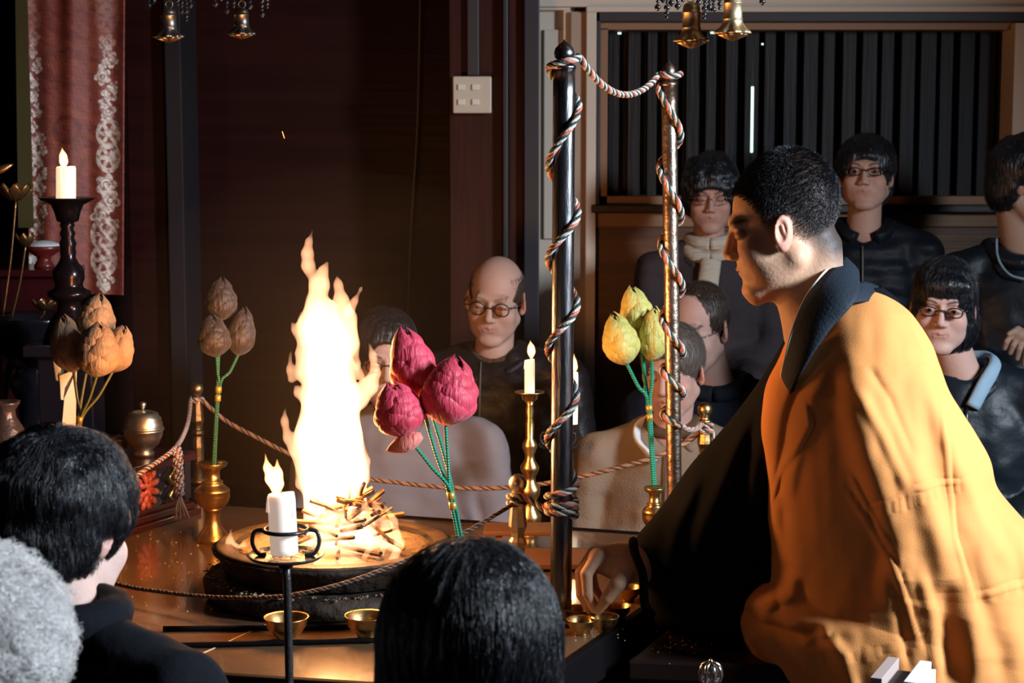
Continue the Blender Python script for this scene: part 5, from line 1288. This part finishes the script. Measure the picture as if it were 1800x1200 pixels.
# 6 man with glasses
t, Mx, By = person('man with side-swept black hair and dark rectangular glasses in black puffer jacket', 1522, 308, 5.95, -14, -6, 0, 1.04, skin=(.50, .29, .22), hair='mop', hm='hair_black', eyes='open', gl=dict(m=M['glasses'], w=.0195, hh=.0115, power=3.4, thick=.0021), coat=C['puffer'],
       hk=dict(eyes='open', asian=1, jaw=1.1), seat='chair', h=.0028, coll=[collar_loop(m=C['puffer'], rt=.024, r=.080, z0=-.0, zf=-.045, opening=.35)], hstr=2200, shw=1.02)
zipper(t, By, M['grey'], x=-.01, z0=-.06)
# 7 woman with glasses right
t, Mx, By = person('young woman with a dark bob, oval brown glasses and pale blue hood collar', 1658, 540, 4.75, -16, 4, 3, 1.0, skin=(.56, .34, .28), hair='bob', hm='hair_black', eyes='open', gl=dict(m=M['glasses'], w=.0195, hh=.0125, power=2.5, thick=.0018), coat=C['darkblue'],
       hk=dict(fem=1, eyes='open', asian=1), seat='kneel', h=.0026, coll=[dict(p=[(.03, -.10, -.10), (.055, -.075, -.045), (.082, -.02, .002), (.07, .05, .01), (0, .085, .01), (-.06, .05, .01)], r=.022, flat=.6, m=C['paleblue'], name='hood'), collar_loop(m=C['darkblue'], rt=.018, r=.096, z0=-.02, zf=-.09, opening=.5)], nb=at(1686, 640, 4.80), hstr=2600, hlen=.06, shw=1.12, byaw=-12)
zipper(t, By, M['steel'], x=.02, z0=-.10)
# 8 person at right edge
cc = lambda x, y: at(x, y, 5.45)
extra_lo = cc(1740, 660) - .03; extra_hi = cc(1830, 560) + .03
ex = []
for i, (x0, y0, x1, y1, x2, y2) in enumerate(((1778, 588, 1768, 600, 1766, 612), (1790, 590, 1780, 606, 1776, 620), (1800, 594, 1791, 612, 1788, 630), (1812, 600, 1803, 620, 1800, 640))):
    ex += [('u', .002, rc(cc(x0, y0), cc(x1, y1) - [0, .01, 0], .0095, .009)), ('u', .002, rc(cc(x1, y1) - [0, .01, 0], cc(x2, y2), .009, .0075))]
ex += [('u', .006, rc(cc(1792, 588), cc(1825, 590), .020, .024)), ('u', .004, rc(cc(1790, 578), cc(1772, 586) - [0, .012, 0], .010, .008))]
t, Mx, By = person('person with black hair and head turned away at right edge, blue-black jacket, hand raised', 1808, 322, 5.75, 72, 20, 0, 1.12, skin=(.50, .33, .25), hair='mop', hm='hair_black', coat=C['darkblue'],
       seat='chair', h=.0032, extra=ex, nb=at(1795, 430, 5.80), coll=[collar_loop(m=C['darkblue'], rt=.026, r=.088, z0=-.01, zf=-.05), dict(p=[(-.075, -.03, .02), (-.078, -.07, -.03), (-.055, -.11, -.075), (0, -.125, -.09)], r=.0035, m=C['paleblue'], name='hood_cord')], shw=.98, byaw=-5)
extra_lo = extra_hi = None
# 9 foreground long hair
person('person with long straight dark hair seen from behind, bottom centre foreground', 828, 1182, 2.05, 176, 4, 0, 1.10, hair='long', hm='hair_black', coat=C['black'], seat='kneel', hh=.012, h=.004, hstr=12000, hlen=.20, nb=at(828, 1165, 2.05) + np.array([0, -.02, -.20]), hrad=.00022)
# 10 black-haired man left
person('man with thick black hair seen from behind at left, dark scarf collar', 112, 925, 2.5, 153, 18, 0, 1.03, skin=(.62, .42, .36), hair='mop', hm='hair_black', coat=C['black'], seat='kneel', h=.0032, hstr=9000, hlen=.055, hh=0.0, nb=at(118, 1085, 2.42),
       coll=[collar_loop(m=C['black'], rt=.026, r=.070, z0=.01, zf=.01)], hrad=.0002)
# 11 grey curly
person('grey curly-haired person seen from behind in the bottom left corner', -38, 1180, 1.85, 165, 5, 0, .92, skin=(.6, .4, .35), hair='curly', hm='hair_grey', coat=C['black'], seat='kneel', h=.004, hstr=7000, hlen=.07, hrad=.0005)

# ------------------------------------------------------------------ the monk
YM = 3.35
hc = at(1372, 400, YM); Mx = rotM(hc, -92, 13, 0, 1.045); Mi = np.linalg.inv(Mx)
EAR[0] = -.018
hops = head_ops(eyes='closed', asian=0, jaw=1.08, brow=.011, nose=.97, ear=-.018)
hops.insert(1, ('u', .02, el((0, .030, .056), (.068, .074, .078))))
hops.append(('u', .012, rc((0, -.066, -.112), (0, .01, -.085), .014, .02)))
hf = sdf(hops); invm = lambda p: tl(Mi, p)
A = at
ops = [('u', 0, lambda p: hf(invm(p)) * 1.045)]
ops += [('u', .020, rc(A(1432, 440, YM), A(1448, 540, YM + .01), .052, .060)), ('u', .03, rc(A(1405, 500, YM), A(1430, 580, YM), .046, .055)), ('u', .04, rc(A(1450, 600, YM - .05), A(1450, 600, YM + .10), .05, .05))]
sh_ = A(1450, 650, YM + .16); elb = A(1300, 860, YM + .17); wr = A(1128, 992, 3.44)
ops += [('u', .03, rc(sh_, elb, .055, .045)), ('u', .02, rc(elb, wr, .044, .030))]
YH = 3.40; p_ = lambda x, y, d=0: A(x, y, YH + d)
hand = [('u', .02, rc(wr, p_(1095, 986, .01), .030, .037)), ('u', .018, rc(p_(1105, 992, .0), p_(1062, 984, .0), .034, .028)), ('u', .012, rc(p_(1048, 976, -.022), p_(1050, 976, .03), .0135, .0125))]
def fing(pts, rad):
    out = []
    for i in range(len(pts) - 1): out.append(('u', .006 if i == 0 else .0022, rc(pts[i], pts[i + 1], rad[i], rad[i + 1])))
    return out
hand += fing([p_(1052, 974, -.026), p_(1031, 1008, -.036), p_(1033, 1042, -.036), p_(1045, 1071, -.030)], [.0130, .0116, .0100, .0078])
hand += fing([p_(1044, 972, -.006), p_(1021, 1006, -.010), p_(1022, 1044, -.013), p_(1037, 1074, -.016)], [.0128, .0114, .0100, .0078])
hand += fing([p_(1046, 974, .014), p_(1024, 1006, .016), p_(1031, 1040, .012), p_(1046, 1064, .004)], [.0122, .0108, .0094, .0074])
hand += fing([p_(1056, 980, .030), p_(1040, 1008, .034), p_(1046, 1034, .030), p_(1058, 1054, .022)], [.0108, .0095, .0084, .0068])
hand += fing([p_(1104, 1000, -.026), p_(1086, 1026, -.046), p_(1068, 1050, -.044), p_(1052, 1072, -.032)], [.0220, .0150, .0122, .0085])
ops += hand
fb = sdf(ops)
t = thing('person', 'close-cropped kneeling monk in saffron robe reaching over the small bowls', 'person', (0.62, 3.35, SPZ))
monk = t
V, f = polygonize(fb, A(1000, 1090, 3.45) - [0, .30, .01], A(1510, 240, 3.2) + [0, .45, .02], .0023)
sk = (.56, .33, .215); L_ = invm(V)
cl = tint(L_, sk, browk=.65, brow=(.03, .02, .015), lipk=.6, lips=(.46, .17, .14))
rh = region_hair(L_); inh = (np.abs(L_) < .17).all(1)
cl = np.where(inh[:, None], cl * (1 - .93 * rh[:, None] ** .8) + np.array([.010, .011, .014]) * .93 * rh[:, None] ** .8, np.array(sk))
mk('body', (V, f), M['skin'], t, cols=cl)
# close-cropped hair
idx = np.where(inh & (rh > .04) & (L_[:, 2] > -.08))[0]
pick = idx[rs.randint(0, len(idx), 26000)]; keep = rs.uniform(0, 1, len(pick)) < rh[pick] ** .7; R_ = L_[pick][keep] + rs.normal(size=(keep.sum(), 3)) * .0008
def fl_(p):
    d = p - np.array([0.0, .05, .13]); d /= np.linalg.norm(d, axis=1)[:, None]; return d
g_ = grad(hf, R_); R_ = R_ - g_ * hf(R_)[:, None]; n_ = len(R_)
r1 = region_hair(R_); ln = (.0030 + .0050 * r1 * np.clip((R_[:, 2] + .02) / .08, .2, 1.1)) * rs.uniform(.6, 1.1, n_)
fd = fl_(R_); fd = fd - g_ * np.sum(fd * g_, 1)[:, None]
dr_ = g_ * .75 + fd * .65 + rs.normal(size=(n_, 3)) * .18; dr_ /= np.linalg.norm(dr_, axis=1)[:, None]
HP = np.stack([R_ - g_ * .0005, R_ + dr_ * ln[:, None] * .55, R_ + dr_ * ln[:, None] + fd * ln[:, None] * .25], 1)
hcv = bpy.data.hair_curves.new('hair'); hcv.add_curves([3] * n_)
hcv.attributes['position'].data.foreach_set('vector', (tl(Mx, HP.reshape(-1, 3)) - OFF[t.name]).astype(np.float32).ravel())
ra = hcv.attributes.get('radius') or hcv.attributes.new('radius', 'FLOAT', 'POINT'); ra.data.foreach_set('value', np.tile([.00030, .00026, .00012], n_).astype(np.float32))
hcv.materials.append(M['hair_black']); ho = bpy.data.objects.new('hair', hcv); col.objects.link(ho); ho.parent = t; OFF[ho.name] = OFF[t.name]
# eyelashes
mk('eyelashes', tube(resample(tl(Mx, np.array([[-.021, -.0900, -.0012], [-.031, -.0915, -.003], [-.042, -.0868, -.0015]])), 10), .0009, 5), M['hair_black'], ho)

def loft(levels, n=160, m=220, sup=2.3, back=None):
    L = np.array(levels, float); y = np.linspace(L[0, 0], L[-1, 0], m)
    from_cr = resample(L, 400); o = np.argsort(from_cr[:, 0]); g = [np.interp(y, from_cr[o, 0], from_cr[o, k]) for k in range(1, 5)]
    th = np.linspace(0, 2 * pi, n, endpoint=False); ct, sn = np.cos(th), np.sin(th)
    cx = (g[0] + g[1]) / 2; hw = (g[1] - g[0]) / 2
    X = np.sign(ct) * np.abs(ct) ** (2 / sup); Yy = np.sign(sn) * np.abs(sn) ** (2 / sup)
    V = np.zeros((m, n, 3))
    for i in range(m):
        c = A(cx[i], y[i], g[2][i]); sc_ = hw[i] / F * g[2][i]
        V[i, :, 0] = c[0] + X * sc_; V[i, :, 1] = c[1] - Yy * g[3][i]; V[i, :, 2] = c[2]
    f = []
    for i in range(m - 1):
        a = i * n + np.arange(n); b = i * n + (np.arange(n) + 1) % n; f.append(np.stack([a, a + n, b + n, b], 1))
    f = np.concatenate(f)
    return V.reshape(-1, 3), f, (m, n)
def seg_dist(px, py, pts):
    """distance to a polyline in the frame of the photograph, signed (+ to its right when it runs down), and how far along"""
    best = np.full(len(px), 1e9); sg = np.ones(len(px)); tt = np.zeros(len(px)); n = len(pts) - 1
    for i in range(n):
        ax, ay = pts[i]; bx, by = pts[i + 1]; dx, dy = bx - ax, by - ay; l2 = dx * dx + dy * dy
        t_ = np.clip(((px - ax) * dx + (py - ay) * dy) / l2, 0, 1); qx = px - ax - t_ * dx; qy = py - ay - t_ * dy; d = np.hypot(qx, qy)
        m = d < best; best[m] = d[m]; tt[m] = ((i + t_) / n)[m]; sg[m] = np.sign(dy * (px - ax) - dx * (py - ay))[m]
    return best, sg, tt
def sculpt(V, Yc, strokes):
    px, py = proj(V); front = V[:, 1] < Yc; D = np.zeros(len(V))
    for kind, pts, amp, wd in strokes:
        d, sg, tt = seg_dist(px, py, pts)
        taper = np.clip(np.minimum(tt, 1 - tt) * 6 + .15, 0, 1) if kind != 'step' else np.clip(np.minimum(tt, 1 - tt) * 5 + .0, 0, 1)
        if kind == 'g': D += amp * taper * np.exp(-(d / wd) ** 2)
        elif kind == 'c': D += amp * taper * (np.exp(-(d / wd) ** 2) - .6 * np.exp(-((d * sg - wd * 1.6) / (wd * 1.3)) ** 2))
        elif kind == 'step':      # raised to the right of the line
            s_ = d * sg; D += amp * taper * (1 / (1 + np.exp(-s_ / wd[0]))) * np.exp(-np.clip(s_, 0, None) / wd[1]) - 0 * s_
    V = V.copy(); V[front, 1] -= D[front]; return V
LV = [(512, 1498, 1532, 3.36, .02), (522, 1478, 1556, 3.36, .06), (540, 1442, 1584, 3.36, .10), (560, 1420, 1603, 3.36, .125), (600, 1390, 1628, 3.36, .155), (640, 1372, 1642, 3.36, .175), (680, 1352, 1657, 3.36, .19), (720, 1343, 1682, 3.36, .20), (760, 1339, 1708, 3.36, .205), (800, 1344, 1730, 3.36, .21), (850, 1346, 1744, 3.37, .215), (900, 1345, 1785, 3.38, .22), (950, 1348, 1835, 3.39, .23), (1000, 1342, 1870, 3.39, .235), (1030, 1312, 1885, 3.39, .24), (1055, 1292, 1895, 3.39, .245), (1085, 1288, 1905, 3.39, .25), (1115, 1298, 1915, 3.39, .25), (1150, 1318, 1920, 3.39, .25), (1200, 1346, 1930, 3.39, .25), (1260, 1372, 1940, 3.39, .25), (1330, 1380, 1945, 3.39, .25)]
V, f, (m_, n_) = loft(LV, 420, 460, 2.15)
ST = [
 ('step', [(1480, 560), (1478, 640), (1482, 720), (1500, 800), (1535, 880), (1556, 960), (1548, 1040), (1530, 1100)], .040, (9, 150)),
 ('g', [(1400, 640), (1362, 740), (1352, 860), (1362, 960)], .014, 13), ('g', [(1430, 620), (1392, 720), (1375, 830), (1390, 960)], -.012, 11),
 ('g', [(1470, 620), (1425, 700), (1400, 800), (1380, 900)], .010, 12), ('c', [(1412, 700), (1424, 745), (1380, 820), (1352, 890)], .006, 5),
 ('c', [(1400, 600), (1378, 650), (1362, 700)], .006, 5),
 ('g', [(1612, 700), (1640, 820), (1672, 920), (1712, 1030), (1752, 1140), (1770, 1230)], -.012, 22), ('g', [(1580, 720), (1608, 830), (1640, 930), (1672, 1030), (1690, 1150)], .010, 24),
 ('step', [(1650, 900), (1680, 980), (1695, 1060), (1702, 1130), (1700, 1240)], .020, (8, 80)), ('g', [(1660, 1010), (1665, 1100), (1680, 1220)], -.014, 24),
 ('g', [(1560, 640), (1600, 760), (1632, 860)], -.005, 18), ('g', [(1620, 660), (1665, 780), (1720, 900), (1780, 1010)], .009, 16), ('g', [(1690, 780), (1740, 900), (1800, 1040), (1850, 1180)], -.007, 24),
 ('g', [(1500, 680), (1545, 760), (1590, 860)], .006, 10), ('g', [(1520, 640), (1560, 700), (1600, 800)], -.005, 9),
 ('g', [(1300, 1065), (1340, 1100), (1400, 1112), (1470, 1120)], -.020, 13), ('g', [(1300, 1035), (1350, 1060), (1390, 1040), (1400, 1000)], .020, 14), ('g', [(1330, 1000), (1365, 1040), (1372, 1075)], -.012, 9),
 ('g', [(1380, 980), (1420, 1060), (1470, 1090), (1530, 1090)], -.010, 14), ('g', [(1310, 1110), (1345, 1160), (1370, 1230)], .014, 12), ('g', [(1360, 1120), (1400, 1180), (1430, 1250)], -.010, 14),
 ('g', [(1440, 1100), (1480, 1150), (1500, 1220)], .010, 14), ('g', [(1380, 1090), (1420, 1125), (1460, 1110)], .008, 8), ('g', [(1345, 920), (1352, 980), (1340, 1020)], .010, 10),
 ('c', [(1490, 862), (1530, 925), (1562, 985), (1590, 1060), (1622, 1150)], .004, 5), ('c', [(1520, 890), (1600, 852), (1690, 842)], .003, 4), ('c', [(1495, 830), (1520, 880), (1565, 960)], .003, 4), ('c', [(1705, 1045), (1760, 1030), (1820, 1020)], .003, 5),
 ('c', [(1592, 570), (1628, 630), (1645, 700), (1660, 800), (1668, 880), (1670, 940), (1692, 1010), (1708, 1070)], .003, 4),
 ('g', [(1740, 860), (1790, 950), (1840, 1080)], .010, 18), ('g', [(1560, 1000), (1580, 1080), (1600, 1180)], -.007, 9), ('g', [(1610, 1000), (1635, 1080), (1650, 1200)], .008, 10),
]
rg = np.random.RandomState(3)
for x0, y0, x1, y1, n_g in ((1508, 900, 1690, 850, 20), (1530, 1150, 1660, 1110, 12), (1490, 850, 1590, 1010, 12), (1710, 1050, 1800, 1030, 7), (1380, 1170, 1530, 1150, 9)):
    for i in range(n_g):
        u_ = (i + rg.uniform(.2, .8)) / n_g; cx_, cy_ = x0 + (x1 - x0) * u_, y0 + (y1 - y0) * u_; l_ = rg.uniform(10, 20)
        ST.append(('g', [(cx_ - 3, cy_ - l_), (cx_ + rg.uniform(-2, 4), cy_ + l_ * .7)], rg.choice([-.0010, .0012]), 3.6))
V = sculpt(V, 3.37, ST)
V[:, 1] += .0035 * noise(V * np.array([1, 0.3, .5]), 26, 1) + .0012 * noise(V * np.array([1, .3, .6]), 80, 2)
kes = mk('saffron_robe', (V, f), M['kesa'], t); kes['label'] = 'saffron outer robe with stitched seams'
bpy_th = kes.modifiers.new('thickness', 'SOLIDIFY'); bpy_th.thickness = 0.004; bpy_th.offset = -1
kpx, kpy = proj(V); fm = V[:, 1] < 3.37; KV = V[fm]; kpx = kpx[fm]; kpy = kpy[fm]
def on_kesa(pts, n=60):
    q = resample(np.array([(a, b, 0) for a, b in pts], float), n); out = []
    for a, b, _ in q:
        i = np.argmin((kpx - a) ** 2 + (kpy - b) ** 2); out.append(A(a, b, KV[i, 1] - .0008))
    return np.array(out)
for pts in ([(1592, 570), (1628, 630), (1645, 700), (1660, 800), (1668, 880), (1670, 940), (1692, 1010), (1708, 1070)], [(1490, 862), (1530, 925), (1562, 985), (1590, 1060), (1622, 1150)], [(1520, 890), (1600, 852), (1690, 842)],
            [(1705, 1045), (1760, 1030), (1830, 1016)], [(1706, 1075), (1760, 1060), (1830, 1045)], [(1500, 912), (1560, 880), (1640, 862)], [(1360, 1190), (1450, 1180), (1540, 1160), (1610, 1120)], [(1412, 702), (1424, 745), (1390, 810), (1356, 870)]):
    P = on_kesa(pts, 50); P[1:-1] = (P[:-2] + P[1:-1] + P[2:]) / 3
    mk('seam', tube(P, .00075, 5), M['seam'], kes)
# black robe: torso and great right sleeve
LB = [(505, 1500, 1545, 3.40, .05), (530, 1430, 1575, 3.40, .10), (580, 1395, 1600, 3.42, .15), (620, 1374, 1610, 3.43, .16), (660, 1350, 1620, 3.44, .17), (700, 1322, 1630, 3.45, .17), (740, 1290, 1640, 3.46, .16), (780, 1254, 1650, 3.47, .15), (820, 1216, 1660, 3.47, .14), (860, 1186, 1660, 3.47, .13), (890, 1165, 1660, 3.47, .12), (920, 1140, 1670, 3.46, .11), (945, 1118, 1680, 3.45, .10), (965, 1112, 1690, 3.45, .10), (990, 1124, 1700, 3.45, .11), (1015, 1130, 1710, 3.46, .12), (1050, 1131, 1720, 3.47, .13), (1078, 1142, 1730, 3.47, .14), (1095, 1160, 1740, 3.48, .14), (1110, 1225, 1760, 3.50, .14), (1130, 1290, 1780, 3.52, .14), (1150, 1300, 1800, 3.52, .14)]
V, f, _ = loft(LB, 260, 260, 2.2)
V = sculpt(V, 3.46, [('g', [(1370, 640), (1300, 780), (1240, 920), (1200, 1050)], .012, 14), ('g', [(1340, 680), (1300, 850), (1280, 1000)], -.015, 16), ('g', [(1230, 830), (1190, 930), (1170, 1040)], .010, 12), ('g', [(1330, 800), (1320, 950), (1300, 1100)], .012, 14)])
V[:, 1] += .004 * noise(V * np.array([1, .3, .6]), 18)
rb_o = mk('black_robe', (V, f), M['robe'], t)
sm = rb_o.modifiers.new('thickness', 'SOLIDIFY'); sm.thickness = 0.004; sm.offset = -1
mk('sleeve_edge', tube(resample([A(1113, 950, 3.40), A(1116, 972, 3.35), A(1130, 1010, 3.34), A(1133, 1060, 3.35), A(1146, 1082, 3.36)], 24), .009, 8), M['robe'], rb_o)
# legs under the robe, on the seat
mk('under_robe', [lathe((0.72, 3.56, SPZ), [(.02, 0), (.26, 0), (.34, .03), (.34, .10), (.26, .24), (.12, .34), (.01, .36)], 60, wob=lambda i, th: .06 * np.sin(5 * th))], M['robe'], t)
# collars
def ribbon(inner, outer, m, name, parent, bow=.012, th=.004, n=60, k=9):
    I = resample(np.array(inner), n); O = resample(np.array(outer), n); u_ = np.linspace(0, 1, k)[None, :, None]
    P = I[:, None] * (1 - u_) + O[:, None] * u_; P[:, :, 1] -= bow * np.sin(np.pi * u_[..., 0])
    v_, f_ = grid(P); o = mk(name, (v_, f_), m, parent); s_ = o.modifiers.new('thickness', 'SOLIDIFY'); s_.thickness = th; return o
inn = [A(1466, 462, 3.46), A(1482, 455, 3.40), A(1478, 460, 3.345), A(1447, 492, 3.278), A(1418, 535, 3.262), A(1398, 585, 3.262), A(1384, 640, 3.285), A(1372, 700, 3.33)]
out = [A(1490, 480, 3.48), A(1502, 474, 3.42), A(1506, 488, 3.35), A(1503, 528, 3.235), A(1462, 575, 3.215), A(1425, 630, 3.215), A(1398, 680, 3.24), A(1378, 740, 3.30)]
co = ribbon(inn, out, M['collar'], 'collar', rb_o, .014, .006)
iw = [q + np.array([-.004, .004, .004]) for q in inn]
mk('white_collar_edge', tube(resample(iw, 50), .0042, 8, flat=.6), C['white'], rb_o)['label'] = 'thin white inner collar edge'
ribbon([A(1498, 500, 3.30), A(1520, 494, 3.34), A(1545, 502, 3.40)], [A(1458, 562, 3.215), A(1500, 532, 3.245), A(1562, 530, 3.345)], M['collar'], 'shoulder_fold', rb_o, .008, .006)
